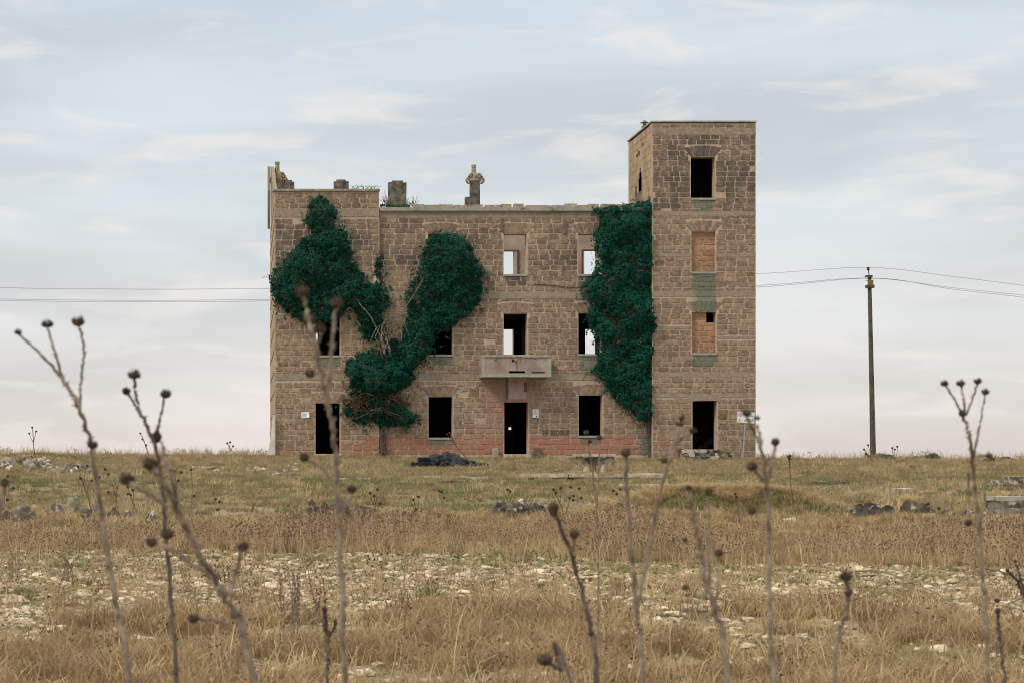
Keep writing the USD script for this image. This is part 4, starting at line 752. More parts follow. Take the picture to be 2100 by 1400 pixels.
for i_, (px, py, w_, h_) in enumerate(((1822, 945, 34, 14), (1850, 950, 22, 9), (1915, 944, 30, 14), (1870, 962, 14, 8), (1770, 975, 9, 6), (2030, 948, 26, 10), (2062, 946, 30, 12), (1572, 948, 18, 8), (1598, 949, 14, 6), (1665, 949, 20, 6), (1720, 951, 18, 5))): rock(px, py, w_, h_, 'boulder_dark', 820 + i_, label='dark rock of the rubble along the skyline right of the tower', category='rock', group='rubble along the skyline at right', name='skyline_rock')
for i_ in range(40):
    px = R.uniform(560, 1540); py = R.uniform(944, 972)
    rock(px, py, R.uniform(4, 10), R.uniform(2, 4), R.choice(['field_stone', 'bench_stone']), 860 + i_, sub=1, label='tiny pale stone in the grass at the foot of the building', category='rock', group='tiny stones at the foot of the building', name='pale_rock')

# stony strip
def strip_edge(px): return np.interp(px, [0, 300, 600, 1000, 1500, 1800, 2100], [1290, 1262, 1250, 1240, 1252, 1245, 1280]), np.interp(px, [0, 600, 1000, 1500, 2100], [1128, 1132, 1140, 1158, 1165])
st = []
ry = np.random.default_rng(12)
while len(st) < 12500:
    px, py = ry.uniform(-120, 2220), ry.uniform(1120, 1400); lo, up = strip_edge(px)
    n = meshkit.fbm(np.array([px / 130, py / 38, 3.0]), 3, 4); inside = up < py < lo
    if ry.random() > (.2 + 1.5 * max(0, n - .25) if inside else (.08 if py > lo else .0)): continue
    if py > 1330 and ry.random() > .5: continue
    st.append((px, py, np.exp(ry.normal(-3.5, .55)) * (1.25 if py > lo else 1.0)))
st = np.array(st); Yst = None
def ground_at(px, py):
    """as hit(), for many spots: nearest crossing on a smooth slope"""
    y = np.full(len(px), 25.0)
    for _ in range(40): y = np.clip(.5 * y + .5 * np.clip(-tz((px - VX) / F * y, y), .05, 3) * F / (py - VY), 10, 103)
    x = (px - VX) / F * y; return np.column_stack([x, y, tz(x, y)])
gp = ground_at(st[:, 0], st[:, 1]); size = np.clip(st[:, 2], .012, .14); show = size / gp[:, 1] * ((st[:, 0] > 0) & (st[:, 0] < 2100) & (st[:, 1] < 1400))
order = np.argsort(-show); big, rest = order[:300], order[300:]
for i_, k_ in enumerate(big):
    s = size[k_]; obj('field_stone', boulder(s * 1.5, s * 1.2, s * R.uniform(.5, .85), 1000 + i_, 2, .55, 8), 'field_stone', smooth=25, origin=gp[k_] + [0, 0, s * .12], label='pale limestone lying on the stony strip in the foreground', category='stone', group='pale stones on the stony strip')
protos = [('pebble', boulder(1.5, 1.15, .7, 1400 + i_, 1, .5, 6), 'field_stone', 25) for i_ in range(7)]
instancer('pebbles', protos, gp[rest] + np.column_stack([np.zeros((len(rest), 2)), size[rest] * .1]), ry.uniform(0, 6.28, len(rest)), size[rest], ry.integers(0, 7, len(rest)), tilt=(ry.uniform(0, 6.28, len(rest)), ry.normal(0, .25, len(rest))), kind='stuff', label='countless small pale limestone pebbles strewn across the stony strip', category='pebbles')

# ------------------------------------------------------------------ grass and weeds
def tuft(n, h, spread, seed, width=.006, lean=.5, curve=.5):
    q = np.random.default_rng(seed); V, Fc = [], []
    for b in range(n):
        a_ = q.uniform(0, 6.28); r_ = spread * math.sqrt(q.random()); p = np.array([r_ * math.cos(a_), r_ * math.sin(a_), -.02]); az = q.uniform(0, 6.28); L = h * q.uniform(.45, 1.1); ln = abs(q.normal(0, lean)); c_ = q.uniform(.2, 1) * curve
        d_ = np.array([math.cos(az), math.sin(az), 0]); s_ = np.array([-d_[1], d_[0], 0]) * width * q.uniform(.7, 1.3)
        tw_ = q.uniform(0, 3.14); s_ = np.array([math.cos(tw_), math.sin(tw_), 0]) * width * q.uniform(.6, 1.2)
        p1 = p + np.array([0, 0, L * .5]) + d_ * L * .5 * ln; p2 = p1 + np.array([0, 0, L * .5 * max(.1, 1 - c_)]) + d_ * L * .5 * (ln + c_)
        o = len(V); V += [p - s_, p + s_, p1 - s_ * .8, p1 + s_ * .8, p2]; Fc += [(o, o + 1, o + 3), (o, o + 3, o + 2), (o + 2, o + 3, o + 4)]
    return np.array(V), np.array(Fc)
def weed(seed, h=.34, stems=5, heads=5, hr=.0085):
    """a dry weed: thin stems with small dark seed heads towards the top"""
    q = np.random.default_rng(seed); ms, hs = [], []
    oc = trimesh.creation.icosahedron()
    for s_ in range(stems):
        a_ = q.uniform(0, 6.28); L = h * q.uniform(.6, 1.1); d_ = np.array([math.cos(a_) * .2, math.sin(a_) * .2, 1.0]) * L; p0 = np.array([q.normal(0, .07), q.normal(0, .07), -.02])
        pts = np.array([p0, p0 + d_ * .55 + q.normal(0, .02, 3), p0 + d_]); ms.append(tube(pts, [.0058, .0046, .0026], 3, False))
        for k_ in range(heads):
            t_ = q.uniform(.55, 1); b_ = pts[1] + (pts[2] - pts[1]) * (t_ - .55) / .45; e = b_ + np.array([q.normal(0, .045), q.normal(0, .045), q.uniform(.01, .07)])
            ms.append(tube([b_, e], [.0018, .0015], 3, False)); o = oc.copy(); o.apply_scale(hr * q.uniform(.7, 1.25)); o.apply_translation(e); hs.append(o)
    return cat(ms), cat(hs)
rg = np.random.default_rng(99)
def scatter(n, y0, y1, dens=None, margin=1.12):
    """spots over the strip of field the camera can see, between two distances"""
    y = np.sqrt(rg.uniform(y0 ** 2, y1 ** 2, n)); x = (rg.uniform(-.5 * margin, .5 * margin, n) * 2100 + 1050 - VX) / F * y + rg.uniform(-.8, .8, n)
    if dens is not None: k_ = rg.random(n) < dens(x, y); x, y = x[k_], y[k_]
    return np.column_stack([x, y, tz(x, y)])
def outside(x, y): return ~((x > 1.2) & (x < 22.0) & (y > 79.9) & (y < 93.6)) & ~((np.abs(x - h0[0]) < 1.1) & (y > h0[1] - 1.6) & (y < h0[1] + .7))
def fb(x, y, s, seed): return meshkit.fbm(np.stack([x / s, y / s, np.zeros_like(x)], -1), 3, seed)
def pxpy(x, y): return VX + x / y * F, VY - tz(x, y) / y * F
def in_strip(x, y): px, py = pxpy(x, y); lo, up = strip_edge(px); return (py > up) & (py < lo)
def plantgroup(name, protos, P, smin, smax, lab, cat_, tilt=.12):
    n = len(P); instancer(name, protos, P, rg.uniform(0, 6.28, n), rg.uniform(smin, smax, n), rg.integers(0, len(protos), n), tilt=(rg.uniform(0, 6.28, n), rg.normal(0, tilt, n)), kind='stuff', label=lab, category=cat_)
# near dry grass (in front of the stony strip)
near = scatter(7200, 10.5, 20, lambda x, y: np.where(in_strip(x, y), .05, np.where(pxpy(x, y)[1] > 1200, .04 + 1.5 * sstep(.36, .62, fb(x, y, 1.0, 31)), .0)))
plantgroup('near_dry_grass', [('tuft', tuft(30, .25, .12, 10 + i_, .0045, .6, .9), ('dry_grass', 'brown_grass', 'straw_grass', 'brown_grass')[i_ % 4], False) for i_ in range(8)], near, .45, 1.35, 'tangled dry brown grass across the bottom of the field', 'grass')
# low growth between the stones
low = scatter(32000, 12, 30, lambda x, y: np.where(in_strip(x, y), .3 + 1.1 * np.clip(fb(x, y, .8, 33) - .35, 0, 1), .34))
plantgroup('low_green_growth', [('tuft', tuft(22, .07, .07, 30 + i_, .004, .9, .5), ('straw_grass', 'olive_grass', 'green_grass')[i_ % 3], False) for i_ in range(6)], low, .6, 1.4, 'short yellow-green growth between the pale stones', 'ground cover')
nw = scatter(460, 11, 24, lambda x, y: .35 + .6 * (pxpy(x, y)[1] > 1180))
nws = [weed(250 + i_, .36, 2, 3, .0085) for i_ in range(4)]; ni = rg.integers(0, 4, len(nw)); ny = rg.uniform(0, 6.28, len(nw)); ns = rg.uniform(.5, 1.2, len(nw)); nt_ = (rg.uniform(0, 6.28, len(nw)), rg.normal(0, .18, len(nw)))
instancer('near_weeds', [('weed_stems', a, 'weed_stem', False) for a, _ in nws], nw, ny, ns, ni, tilt=nt_, kind='stuff', label='thin single dry weeds among the near grass and stones', category='weeds')
instancer('near_seed_heads', [('seed_heads', b, 'weed_head', False) for _, b in nws], nw, ny, ns, ni, tilt=nt_, kind='stuff', label='dark seed heads dotted over the near grass and stones', category='weeds')
# band of dry weeds with seed heads
def weeds_dens(x, y):
    px, py = pxpy(x, y); lo, up = strip_edge(px)
    return np.where((py < up + 4) & (y < 29.2 + 1.0 * np.sin(x * .6) + 5 * (fb(x, y, 1.3, 61) - .5)), .12 + 2.0 * np.clip(fb(x, y, 1.3, 35) - .3, 0, 1), np.where(in_strip(x, y), .035, 0))
wd = scatter(8000, 17, 33, weeds_dens)
wp = []
for i_ in range(5):
    s_, h_ = weed(50 + i_); wp.append((s_, h_))
idx = rg.integers(0, 5, len(wd)); yw = rg.uniform(0, 6.28, len(wd)); sw = rg.uniform(.55, 1.2, len(wd)) * (.35 + 1.3 * fb(wd[:, 0], wd[:, 1], 1.9, 63)); tl = (rg.uniform(0, 6.28, len(wd)), rg.normal(0, .1, len(wd)))
instancer('dry_weeds', [('weed_stems', a, 'weed_stem', False) for a, _ in wp], wd, yw, sw, idx, tilt=tl, kind='stuff', label='dense band of thin dry weed stems behind the stony strip', category='weeds')
instancer('weed_seed_heads', [('seed_heads', b, 'weed_head', False) for _, b in wp], wd, yw, sw, idx, tilt=tl, kind='stuff', label='dark little seed heads on the band of dry weeds', category='weeds')
und = scatter(5200, 22, 34, lambda x, y: np.where(in_strip(x, y), 0, .8))
plantgroup('weed_undergrowth', [('tuft', tuft(30, .22, .14, 70 + i_, .0055, .4, .5), ('brown_grass', 'dry_grass', 'straw_grass')[i_ % 3], False) for i_ in range(6)], und, .6, 1.15, 'brown dry grass under the band of weeds', 'grass')
# field up to the building
gmask = lambda x, y: sstep(.38, .66, .55 * fb(x, y, 7.0, 41) + .45 * fb(x, y, 1.6, 42))
dry = scatter(44000, 30, 101, lambda x, y: outside(x, y) * (.36 + .38 * (y > 55) - .25 * gmask(x, y)))
plantgroup('field_dry_grass', [('tuft', tuft(26, .17, .22, 90 + i_, .011, .8, .8), ('field_grass', 'dry_grass', 'field_grass', 'brown_grass')[i_ % 4], False) for i_ in range(8)], dry, .5, 1.25, 'pale dry grass covering the field up to the building', 'grass')
grn = scatter(34000, 31, 99, lambda x, y: outside(x, y) * np.clip(gmask(x, y) * .75 + .3, 0, 1))
tall = scatter(5200, 34, 100, lambda x, y: outside(x, y) * sstep(.45, .62, fb(x, y, 2.2, 47)))
plantgroup('field_tall_grass', [('tuft', tuft(22, .34, .2, 190 + i_, .008, .45, .7), ('straw_grass', 'brown_grass', 'field_grass')[i_ % 3], False) for i_ in range(6)], tall, .5, 1.2, 'taller bleached grass standing in clumps across the field', 'grass')
plantgroup('field_green_grass', [('tuft', tuft(26, .13, .2, 110 + i_, .011, .7, .6), 'green_grass' if i_ < 1 else 'olive_grass', False) for i_ in range(5)], grn, .6, 1.2, 'green grass growing in patches across the field', 'grass')
# mound: shaggy straw on top, greener below
mx = np.column_stack([rg.normal(9.0, 1.2, 2600), rg.normal(34.7, .8, 2600)]); mz = np.column_stack([mx, tz(mx[:, 0], mx[:, 1])]); mf = mx[:, 1] < 34.75 + .3 * np.sin(mx[:, 0] * 4)
plantgroup('mound_straw', [('tuft', tuft(34, .26, .13, 130 + i_, .007, .8, 1.0), 'straw_grass' if i_ < 2 else 'dry_grass', False) for i_ in range(3)], mz[~mf], .6, 1.1, 'shaggy straw hanging over the top of the low mound', 'grass')
plantgroup('mound_green_grass', [('tuft', tuft(30, .16, .13, 135 + i_, .007, .7, .8), ('olive_grass', 'dry_grass', 'green_grass', 'straw_grass', 'olive_grass')[i_ % 5], False) for i_ in range(5)], mz[mf], .5, 1.0, 'darker green grass on the front slope of the low mound', 'grass')
sw_ = scatter(420, 94, 102.5, lambda x, y: outside(x, y) * sstep(.45, .6, fb(x, y, 2.5, 71)))
sp_ = [weed(270 + i_, .45, 3, 4, .02) for i_ in range(4)]; si = rg.integers(0, 4, len(sw_)); sy = rg.uniform(0, 6.28, len(sw_)); ss = rg.uniform(.5, 1.2, len(sw_))
instancer('skyline_weeds', [('weed_stems', a, 'weed_stem', False) for a, _ in sp_], sw_, sy, ss, si, kind='stuff', label='low dry weeds silhouetted along the skyline', category='weeds')
instancer('skyline_seed_heads', [('seed_heads', b, 'weed_head', False) for _, b in sp_], sw_, sy, ss, si, kind='stuff', label='dark seed heads of the weeds along the skyline', category='weeds')
# wisps on the skyline and at the foot of the walls
sk = scatter(5000, 90, 103, lambda x, y: outside(x, y) * (.25 + .9 * np.clip(fb(x, y, 3.0, 44) - .3, 0, 1)))
plantgroup('skyline_grass', [('tuft', tuft(9, .62, .16, 150 + i_, .006, .25, .4), 'straw_grass' if i_ % 2 else 'brown_grass', False) for i_ in range(5)], sk, .4, 1.25, 'thin tall grass stalks standing against the sky', 'grass')
ft = np.column_stack([rg.uniform(1.2, 22.3, 900), rg.uniform(78.6, 79.95, 900)]); ft = ft[~((ft[:, 0] > 18.4) & (ft[:, 0] < 20.8))]; ft = np.column_stack([ft, tz(ft[:, 0], ft[:, 1])])
plantgroup('wall_foot_grass', [('tuft', tuft(18, .24, .14, 170 + i_, .009, .35, .5), ('green_grass', 'dry_grass', 'straw_grass')[i_ % 3], False) for i_ in range(6)], ft, .4, 1.0, 'grass growing along the foot of the front wall', 'grass')

# green rosettes
def rosette(px, py, wpx, seed, lab):
    q = hit(px, py); r_ = wpx / F * q[1] / 2; v, f = tuft(46, r_ * 1.3, r_ * .35, seed, r_ * .09, 1.0, .9); obj('green_rosette', (v, f), 'deep_green', origin=q, label=lab, category='plant')
for i_, (px, py, w_, lab) in enumerate(((938, 1146, 26, 'small green rosette at the back edge of the stony strip, centre'), (978, 1172, 28, 'green tuft among the stones just right of centre'), (885, 1224, 62, 'long low green patch in the middle of the stones'), (1112, 1204, 34, 'green tuft left of the leaning thick-headed thistle stem'), (1598, 1188, 30, 'dark leafy green plant by the tallest right-centre stem'), (1840, 1162, 22, 'spiky green plant in the weeds at right'),
                                        (2086, 1186, 40, 'spiky green plant at the right edge of the stones'), (322, 1284, 20, 'small dark green plant between the two left stems'), (375, 1172, 24, 'green tuft behind the thick leaning stem'), (408, 1168, 24, 'second green tuft right of the thick leaning stem'), (570, 1240, 24, 'green tuft in the stones left of the tall thin stem'), (1790, 1090, 20, 'green plant in the weeds below the dark rocks at right'), (1256, 1176, 18, 'little green plant beside a big pale stone, centre right'))):
    rosette(px, py, w_, 300 + i_, lab)

# ------------------------------------------------------------------ thistles
def head_mesh(r, seed, tall=.85):
    """a dry thistle head: ribbed ball with spiny bracts"""
    q = np.random.default_rng(seed); m = trimesh.creation.icosphere(subdivisions=2); v = m.vertices * [1, 1, tall]; v *= 1 + (meshkit.noise(v * 5 + seed, 2)[:, None] - .5) * .25; v[:, 2] += np.where(v[:, 2] > 0, -.15 * (1 - np.hypot(v[:, 0], v[:, 1])), 0)
    V, Fc = [v * r], [m.faces]; o = len(v); n = 90
    d_ = q.normal(size=(n, 3)); d_[:, 2] = np.abs(d_[:, 2]) * .9 - .35; d_ /= np.linalg.norm(d_, axis=1, keepdims=True); s = np.cross(d_, q.normal(size=(n, 3))); s /= np.linalg.norm(s, axis=1, keepdims=True); s2 = np.cross(d_, s)
    b = d_ * [1, 1, tall] * r * .9; tip = d_ * r * q.uniform(1.08, 1.36, (n, 1)) + [0, 0, r * .18]
    sv = np.stack([b + s * r * .11, b - s * r * .06 + s2 * r * .09, b - s * r * .06 - s2 * r * .09, tip], 1).reshape(-1, 3); bi = np.arange(n)[:, None] * 4 + o
    Fc += [bi + np.array([c]) for c in ((0, 1, 3), (1, 2, 3), (2, 0, 3))]; return np.vstack([V[0], sv]), np.vstack(Fc)
def thorny(pts, r0, r1, seed, thorns=True, sides=7):
    p = spline(pts, 8, r0 * .3, seed); rad = np.linspace(r0, r1, len(p)) * (1 + .18 * np.sin(np.arange(len(p)) * 2.1 + seed)); m = [tube(p, rad, sides)]
    if thorns:
        q = np.random.default_rng(seed + 5); V, Fc = [], []
        for k_ in range(1, len(p) - 1):
            for _ in range(3):
                t_ = p[k_ + 1] - p[k_]; c_ = p[k_] + t_ * q.random(); d_ = q.normal(size=3); d_ /= np.linalg.norm(d_); L = rad[k_] * q.uniform(1.6, 3.2); u_ = t_ / np.linalg.norm(t_) * rad[k_] * .7; o = len(V); V += [c_ - u_, c_ + u_, c_ + d_ * L + u_ * .5, c_ + np.cross(d_, u_) * .4]; Fc += [(o, o + 1, o + 2), (o + 1, o + 3, o + 2), (o + 3, o, o + 2)]
        m.append(trimesh.Trimesh(V, Fc, process=False))
    return cat(m)
HS, SS = 1.05, .77
def thistle(D, stems, heads, lab, m='thistle_stem', group=None, seed=0, wig=.0, ground=True, thorns=True, name='dry_thistle'):
    """stems: lists of (px, py) from the root upwards with radii in px; heads: (px, py, radius px[, tall])"""
    first = stems[0][0]; base = at(*first[0], D); d_ = first[1:]; q = at(*first[0], D) - at(*first[1], D)
    t = thing(name, lab, 'thistle', (0, 0, 0), group=group)
    for k_, (pts, r0, r1) in enumerate(stems):
        P = [at(a, b, D + (.05 * math.sin(2.3 * k_ + .9 * i_) if 0 < i_ < len(pts) - 1 else 0)) for i_, (a, b) in enumerate(pts)]
        if k_ == 0 and ground:
            e = P[0] - P[1]; e = e / np.linalg.norm(e); s_ = 0; x_, y_, z_ = P[0]
            while z_ > tz(x_, y_) - .03 and s_ < 300: s_ += 1; e = e * .97 + np.array([0, 0, -.03]); e /= np.linalg.norm(e); x_, y_, z_ = np.array([x_, y_, z_]) + e * .03
            if s_ > 3: P = [np.array([x_, y_, z_])] + P
        obj('stem' if k_ == 0 else 'branch', thorny(P, r0 * SS / F * D, r1 * SS / F * D, seed * 17 + k_, thorns), m, t)
        if k_: starts.append((P[0], P[-1]))
    for i_, (a, b, r, *tall) in enumerate(heads):
        best = None
        for pts, *_ in stems:
            for u in (pts[-1],):
                dd_ = math.hypot(u[0] - a, u[1] - b)
                if best is None or dd_ < best: best = dd_
        v, f = head_mesh(r * HS / F * D, seed * 31 + i_, tall[0] if tall else .85); obj('flower_head', (v, f), 'thistle_head', t, smooth=False, origin=at(a, b, D - .002 * D))
starts = []
S_, P_ = 'thistle_stem', 'thistle_stem_dark'
thistle(5.0, [([(265, 1400), (237, 1230), (212, 1080), (196, 970), (180, 880), (152, 818), (125, 772)], 8, 5), ([(126, 774), (85, 728), (38, 684)], 4, 3), ([(127, 772), (112, 720), (98, 670)], 4, 3), ([(164, 842), (166, 780), (173, 722), (161, 664)], 4, 3), ([(195, 962), (193, 935), (190, 914)], 3, 2.5)],
        [(37, 682, 7, .6), (97, 667, 11, .45), (160, 661, 12, .7), (190, 912, 10, .75)], 'tall dry thistle forking into three heads against the sky at far left', seed=1)
thistle(5.4, [([(362, 1400), (352, 1250), (340, 1100), (335, 1010), (322, 930), (300, 870), (286, 840), (275, 775)], 6.5, 4), ([(290, 850), (276, 828), (261, 806)], 3.5, 3), ([(318, 905), (328, 860), (338, 812)], 3.5, 3)],
        [(275, 769, 12, .6), (259, 802, 8, .9), (340, 808, 10, .8), (320, 896, 11, 1.0), (343, 1095, 12, .8)], 'dark-stemmed dry thistle rising behind the thick leaning one at left', P_, seed=2)
thistle(4.2, [([(522, 1400), (475, 1250), (440, 1185), (410, 1140), (372, 1062), (352, 1015), (328, 975), (310, 955)], 11, 6), ([(345, 1040), (312, 1015), (280, 1000), (262, 984)], 6, 5), ([(362, 1040), (352, 970), (330, 905)], 6, 5), ([(468, 1232), (484, 1175), (496, 1128)], 5, 4), ([(438, 1188), (385, 1150), (345, 1122), (316, 1114)], 5, 4), ([(470, 1280), (440, 1270), (400, 1268)], 5, 4)],
        [(308, 952, 14, .8), (260, 982, 14, .85), (499, 1121, 11, .8), (311, 1112, 10, .9), (397, 1268, 10, .9)], 'thick pale-stemmed thistle leaning right to left in the left foreground', seed=3)
thistle(4.6, [([(707, 1400), (702, 1200), (692, 1000), (686, 900), (668, 800), (642, 690), (621, 602)], 8, 6), ([(674, 800), (681, 700), (690, 628)], 6, 5), ([(648, 720), (655, 695), (656, 680)], 4, 4), ([(690, 985), (660, 960), (630, 942)], 4, 3), ([(695, 1065), (712, 1030), (720, 1005)], 4, 3)],
        [(619, 598, 13, .7), (690, 622, 12, .8), (634, 657, 12, .9), (655, 676, 12, .7), (636, 766, 9, .9), (624, 938, 9, .9), (721, 1003, 9, .8)], 'tallest pale thistle standing before the left part of the building', seed=4)
thistle(5.0, [([(1226, 1400), (1210, 1290), (1187, 1190), (1164, 1115), (1138, 1052)], 7, 5), ([(1172, 1140), (1176, 1120), (1178, 1102)], 3, 3)], [(1135, 1043, 10, 1.5), (1178, 1095, 9, 1.0)], 'dry thistle with one long and one round head, centre foreground', P_, seed=5)
thistle(5.2, [([(1316, 1400), (1310, 1270), (1296, 1140), (1287, 1010), (1283, 935)], 7, 4.5), ([(1309, 1230), (1332, 1120), (1355, 1005), (1382, 915), (1397, 862)], 5, 3.5), ([(1384, 912), (1402, 896), (1418, 886)], 3, 3)], [(1283, 929, 9, .8), (1398, 857, 6, .7), (1394, 870, 7, .7), (1421, 883, 7, .6), (1362, 944, 6, .8)], 'dry thistle with two diverging arms between table and tower door', seed=6)
thistle(14.5, [([(1227, 1236), (1226, 1100), (1219, 1000), (1206, 905)], 2.6, 1.8), ([(1224, 1040), (1228, 960), (1229, 900)], 2.2, 1.7)], [(1202, 887, 5), (1229, 897, 5), (1210, 905, 4)], 'slender pale thistle standing in the stones below the stone table', seed=7)
thistle(4.4, [([(1492, 1400), (1467, 1260), (1441, 1160), (1424, 1070), (1414, 1010)], 8, 5), ([(1455, 1205), (1453, 1110), (1452, 1015)], 4, 3), ([(1465, 1255), (1473, 1190), (1474, 1140)], 4, 3)], [(1453, 1008, 8, .8), (1413, 1000, 6, .8), (1474, 1134, 8, .8), (1405, 1107, 5, .9), (1406, 1204, 6, .9)], 'blurred greyish thistle left of the stem below the warning sign', seed=8)
thistle(4.8, [([(1586, 1400), (1580, 1240), (1576, 1080), (1573, 985), (1562, 920), (1552, 870)], 7, 4), ([(1571, 990), (1555, 972), (1544, 960)], 4, 3), ([(1574, 985), (1584, 945), (1590, 912)], 4, 3.5), ([(1562, 922), (1548, 890), (1532, 852)], 4, 3.5)], [(1552, 858, 6, .35), (1531, 848, 8.5, .5), (1542, 957, 10, .7), (1590, 906, 8, .9), (1542, 1048, 8, .8)], 'dry thistle whose heads overlap the warning sign and tower corner', seed=9)
thistle(5.6, [([(2024, 1345), (2016, 1200), (2006, 1080), (1997, 970), (1987, 890), (1976, 855)], 6.5, 4), ([(1976, 852), (1958, 820), (1940, 790)], 3, 2.5), ([(1979, 850), (1976, 820), (1971, 790)], 3, 2.5), ([(1982, 850), (1994, 818), (2004, 788)], 3, 2.5), ([(1995, 945), (2008, 880), (2020, 808)], 3.2, 2.5), ([(2008, 1090), (2020, 1010), (2027, 940)], 3, 2.2), ([(1989, 1074), (1986, 1020), (1986, 968)], 3, 3)], [(1937, 787, 7, .7), (1970, 786, 8, .7), (2005, 782, 7, .8), (2021, 804, 7, .7), (1974, 848, 7, .9), (2028, 934, 6, .7), (1986, 1072, 7, .8)], 'tall candelabra thistle with four heads against the sky at far right', seed=10)
thistle(5.0, [([(1710, 1400), (1720, 1310), (1735, 1250), (1740, 1210), (1737, 1190)], 6, 5)], [(1735, 1182, 11, .8), (1740, 1215, 7, 1)], 'short thick thistle with a single head, lower right', seed=11)
thistle(4.6, [([(1175, 1400), (1150, 1375), (1125, 1358)], 6, 5)], [(1118, 1354, 13, .8)], 'low thistle head bent left at the bottom centre edge', P_, seed=12)
thistle(5.0, [([(-10, 1130), (-2, 1060), (8, 1010), (10, 994)], 5, 3.5)], [(9, 990, 8, .9)], 'pale thistle stem with one head at the left edge', seed=13)
thistle(8.5, [([(670, 1400), (674, 1350), (672, 1300), (666, 1255)], 5, 5), ([(673, 1310), (684, 1290), (688, 1275)], 4, 3), ([(671, 1300), (664, 1282), (660, 1268)], 4, 3)], [(666, 1250, 5, 1.6), (688, 1273, 3.5, 1.2)], 'short blackened charred stalk beside the tallest pale thistle', P_, seed=14)
thistle(9.0, [([(2060, 1400), (2055, 1350), (2050, 1300), (2046, 1258)], 5, 4)], [(2046, 1252, 5, 1.2), (2045, 1231, 5, .9)], 'dark broken stalk at the bottom right corner', P_, seed=15)
thistle(13, [([(2110, 1250), (2096, 1215), (2085, 1190), (2068, 1172)], 4.5, 3.5), ([(2100, 1222), (2094, 1190), (2083, 1155)], 4, 2.5)], [(2066, 1169, 3.5, 1), (2082, 1150, 3, 1)], 'black forked stalk at the right edge of the stones', P_, seed=16)
# slimmer thistles further off, in focus
mid = [(72, 936, [(66, 876), (60, 888), (74, 884)], 'thin branched thistle on the skyline at far left'), (192, 1062, [(160, 956), (179, 955), (165, 980), (188, 985)], 'slim thistle behind the yellow-lichened boulder'), (297, 1094, [(216, 962), (204, 978), (222, 972), (262, 1012)], 'long pale thistle leaning far left behind the stems'), (248, 1070, [(232, 993), (240, 1000), (222, 1008)], 'slim thistle right of the leftmost thick stem'),
       (283, 1062, [(262, 998), (272, 1004), (268, 1014)], 'slim thistle left of the dark thistle stem'), (365, 1086, [(358, 966), (372, 968), (366, 985)], 'slim dark thistle between the forked stems at left'), (396, 1088, [(392, 962), (398, 1016)], 'straight slim thistle right of the thick leaning stem'), (454, 1066, [(442, 1023), (450, 1028), (446, 1044)], 'small thistle in the weeds left of the tall pale one'), (20, 1085, [(16, 976), (27, 1000), (15, 1024)], 'slim thistle by the broad boulder at far left'),
       (780, 1076, [(759, 1010), (767, 1016), (774, 1003), (779, 1032)], 'slim thistle below the dark tyre heap'), (858, 1064, [(848, 1024), (858, 1018), (853, 1044)], 'small upright thistle below the left end of the kerb stones'), (909, 1046, [(901, 1006), (906, 1008), (911, 1020)], 'small thistle right of the small upright one, centre'), (1048, 1032, [(1041, 1003), (1046, 1007)], 'small two-headed thistle in the middle of the field'),
       (1176, 1086, [(1135, 1003), (1140, 1010), (1150, 1000), (1168, 1020)], 'leaning dark thistle left of the pale twin stems'), (1184, 1088, [(1170, 998), (1176, 1016), (1175, 1025)], 'bright pale thistle with twin stems left of centre mound'), (1198, 1088, [(1192, 1020), (1188, 1001)], 'thin thistle just right of the pale twin stems'), (1330, 1106, [(1265, 1012), (1258, 1006), (1272, 1003)], 'pale thistle leaning left before the grassy mound'), (1522, 1090, [(1508, 1012), (1510, 1018)], 'dark thistle standing before the middle of the grassy mound'),
       (1629, 1046, [(1617, 936), (1620, 934), (1619, 940)], 'dark straight thistle right of the tower foot'), (1936, 1066, [(1900, 1034), (1904, 1032), (1925, 1042)], 'leaning dark thistle by the small rocks at right'), (1793, 950, [(1772, 921), (1780, 912), (1776, 930)], 'thin thistle touching the foot of the power pole'), (1836, 948, [(1830, 918), (1835, 921), (1840, 915)], 'tiny branched thistle on the skyline right of the pole'), (966, 950, [(917, 890), (922, 887), (926, 896)], 'leaning dark stalk before the red-painted wall'),
       (633, 934, [(618, 888), (628, 886), (638, 896)], 'thin thistle before the wall left of the left door'), (474, 932, [(466, 908), (472, 906), (478, 914)], 'tiny thistle on the skyline left of the building'), (305, 934, [(288, 888), (292, 900), (300, 912)], 'thin thistle on the skyline behind the dark stem'), (1508, 938, [(1502, 905), (1506, 903)], 'tiny stalk at the steps of the tower door')]
for i_, (bx, by, hs, lab) in enumerate(mid):
    q = hit(bx, by); D = q[1]; top = hs[0]; m = R.choice(['thistle_stem', 'thistle_stem_dark']) if 'pale' not in lab else 'thistle_stem_pale'
    if 'dark' in lab: m = 'thistle_stem_dark'
    bow = lambda a, b, t_: (a[0] + (b[0] - a[0]) * t_ + R.uniform(-2, 2), a[1] + (b[1] - a[1]) * t_)
    st_ = [([(bx, by), bow((bx, by), top, .4), bow((bx, by), top, .75), top], 1.3, .8)]
    for h_ in hs[1:]:
        t_ = min(.85, max(.25, 1 - (math.hypot(h_[0] - top[0], h_[1] - top[1]) + 18) / max(20, math.hypot(bx - top[0], by - top[1])))); st_.append(([bow((bx, by), top, t_), bow(bow((bx, by), top, t_), h_, .5), h_], .9, .6))
    thistle(D, st_, [(a, b, 2.7 if D < 60 else 2.0, .9) for a, b in hs], lab, m, seed=40 + i_, ground=False, thorns=False, name='slim_thistle')
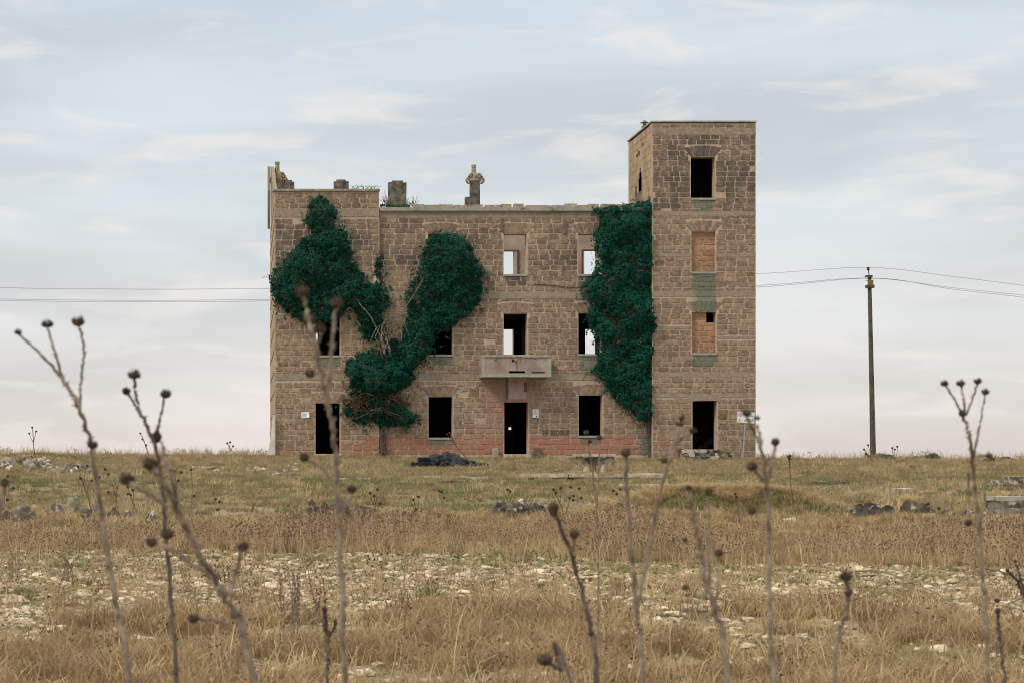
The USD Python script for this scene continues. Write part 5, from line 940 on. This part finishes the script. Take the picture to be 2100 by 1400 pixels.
# fallen branches
def fallen(pts, r, lab, m='thistle_stem', twigs=()):
    t = thing('fallen_branch', lab, 'branch', (0, 0, 0))
    def lay(pp, r0, r1, s, lift): return thorny([hit(a, b) + [0, 0, lift + l_] for a, b, l_ in pp], r0, r1, s, False)
    obj('limb', lay(pts, r, r * .5, len(lab), .02), m, t)
    for k_, tw_ in enumerate(twigs): obj('twig', lay(tw_, r * .5, r * .25, k_ + 3, .03), m, t)
fallen([(1460, 1262, .0), (1500, 1252, .06), (1545, 1252, .10), (1600, 1262, .06), (1640, 1278, .0)], .016, 'curved pale dead branch lying across the dry grass, right of centre', twigs=[[(1560, 1254, .1), (1600, 1250, .1), (1640, 1258, .05)], [(1500, 1252, .06), (1470, 1268, .03), (1440, 1280, 0)], [(1600, 1262, .06), (1625, 1285, .03)]])
fallen([(1745, 1186, .05), (1800, 1196, .12), (1880, 1222, .1), (1950, 1250, .05), (1995, 1275, 0)], .011, 'long thin stalk lying diagonally over the stones at right')
fallen([(2110, 1205, .05), (2060, 1196, .1), (2010, 1190, .12), (1958, 1170, .1)], .012, 'dead thistle branch lying flat at the right edge', P_, [[(2020, 1192, .1), (1985, 1200, .05), (1950, 1206, .02)], [(2010, 1190, .1), (1985, 1182, .1), (1960, 1178, .06)], [(1990, 1200, .06), (1975, 1205, .03)]])
fallen([(2105, 1240, .06), (2070, 1252, .05), (2025, 1278, .0)], .010, 'pale stick lying below the dead branch at the right edge')
fallen([(1510, 994, .0), (1545, 990, .08), (1560, 986, .1)], .02, 'thin stick leaning out of the grassy mound', P_)
# dark bare seedlings in the stones at left
for i_, (px, py, h_, lab) in enumerate(((140, 1200, 90, 'bare dark twiggy bush on the stones at left'), (80, 1335, 110, 'single bare dark sapling at the lower left'), (20, 1190, 70, 'tangled bare grey shrub at the left edge'), (455, 1195, 60, 'low bare twig bush right of the thick leaning stem'), (600, 1330, 190, 'tall clump of dark seed spikes left of the pale thistle'), (655, 1300, 120, 'smaller clump of seed spikes beside the pale thistle'))):
    q = hit(px, py); h_ = h_ / F * q[1]; t = thing('bare_shrub', lab, 'shrub', q)
    if 'spikes' in lab:
        ms, hs = [], []
        for k_ in range(9 if h_ > .55 else 4):
            a = np.array([N.normal(0, .05), N.normal(0, .05), -.02]); b = a + [N.normal(0, .05), N.normal(0, .05), h_ * N.uniform(.7, 1)]; ms.append(tube([a, (a + b) / 2 + N.normal(0, .01, 3), b], [.004, .0035, .002], 4))
            for t_ in np.arange(.5, 1, .035): o = trimesh.creation.icosahedron(); o.apply_scale(.0085 * N.uniform(.7, 1.2)); o.apply_translation(a + (b - a) * t_ + N.normal(0, .006, 3)); hs.append(o)
        obj('stems', cat(ms), 'thistle_stem', t); obj('seed_heads', cat(hs), 'weed_head', t, kind='stuff')
    else: obj('twigs', twiggy(10 if i_ != 1 else 3, .55 if i_ != 1 else .3, h_, 80 + i_, .004), 'thistle_stem_dark' if i_ != 2 else 'thistle_stem', t)
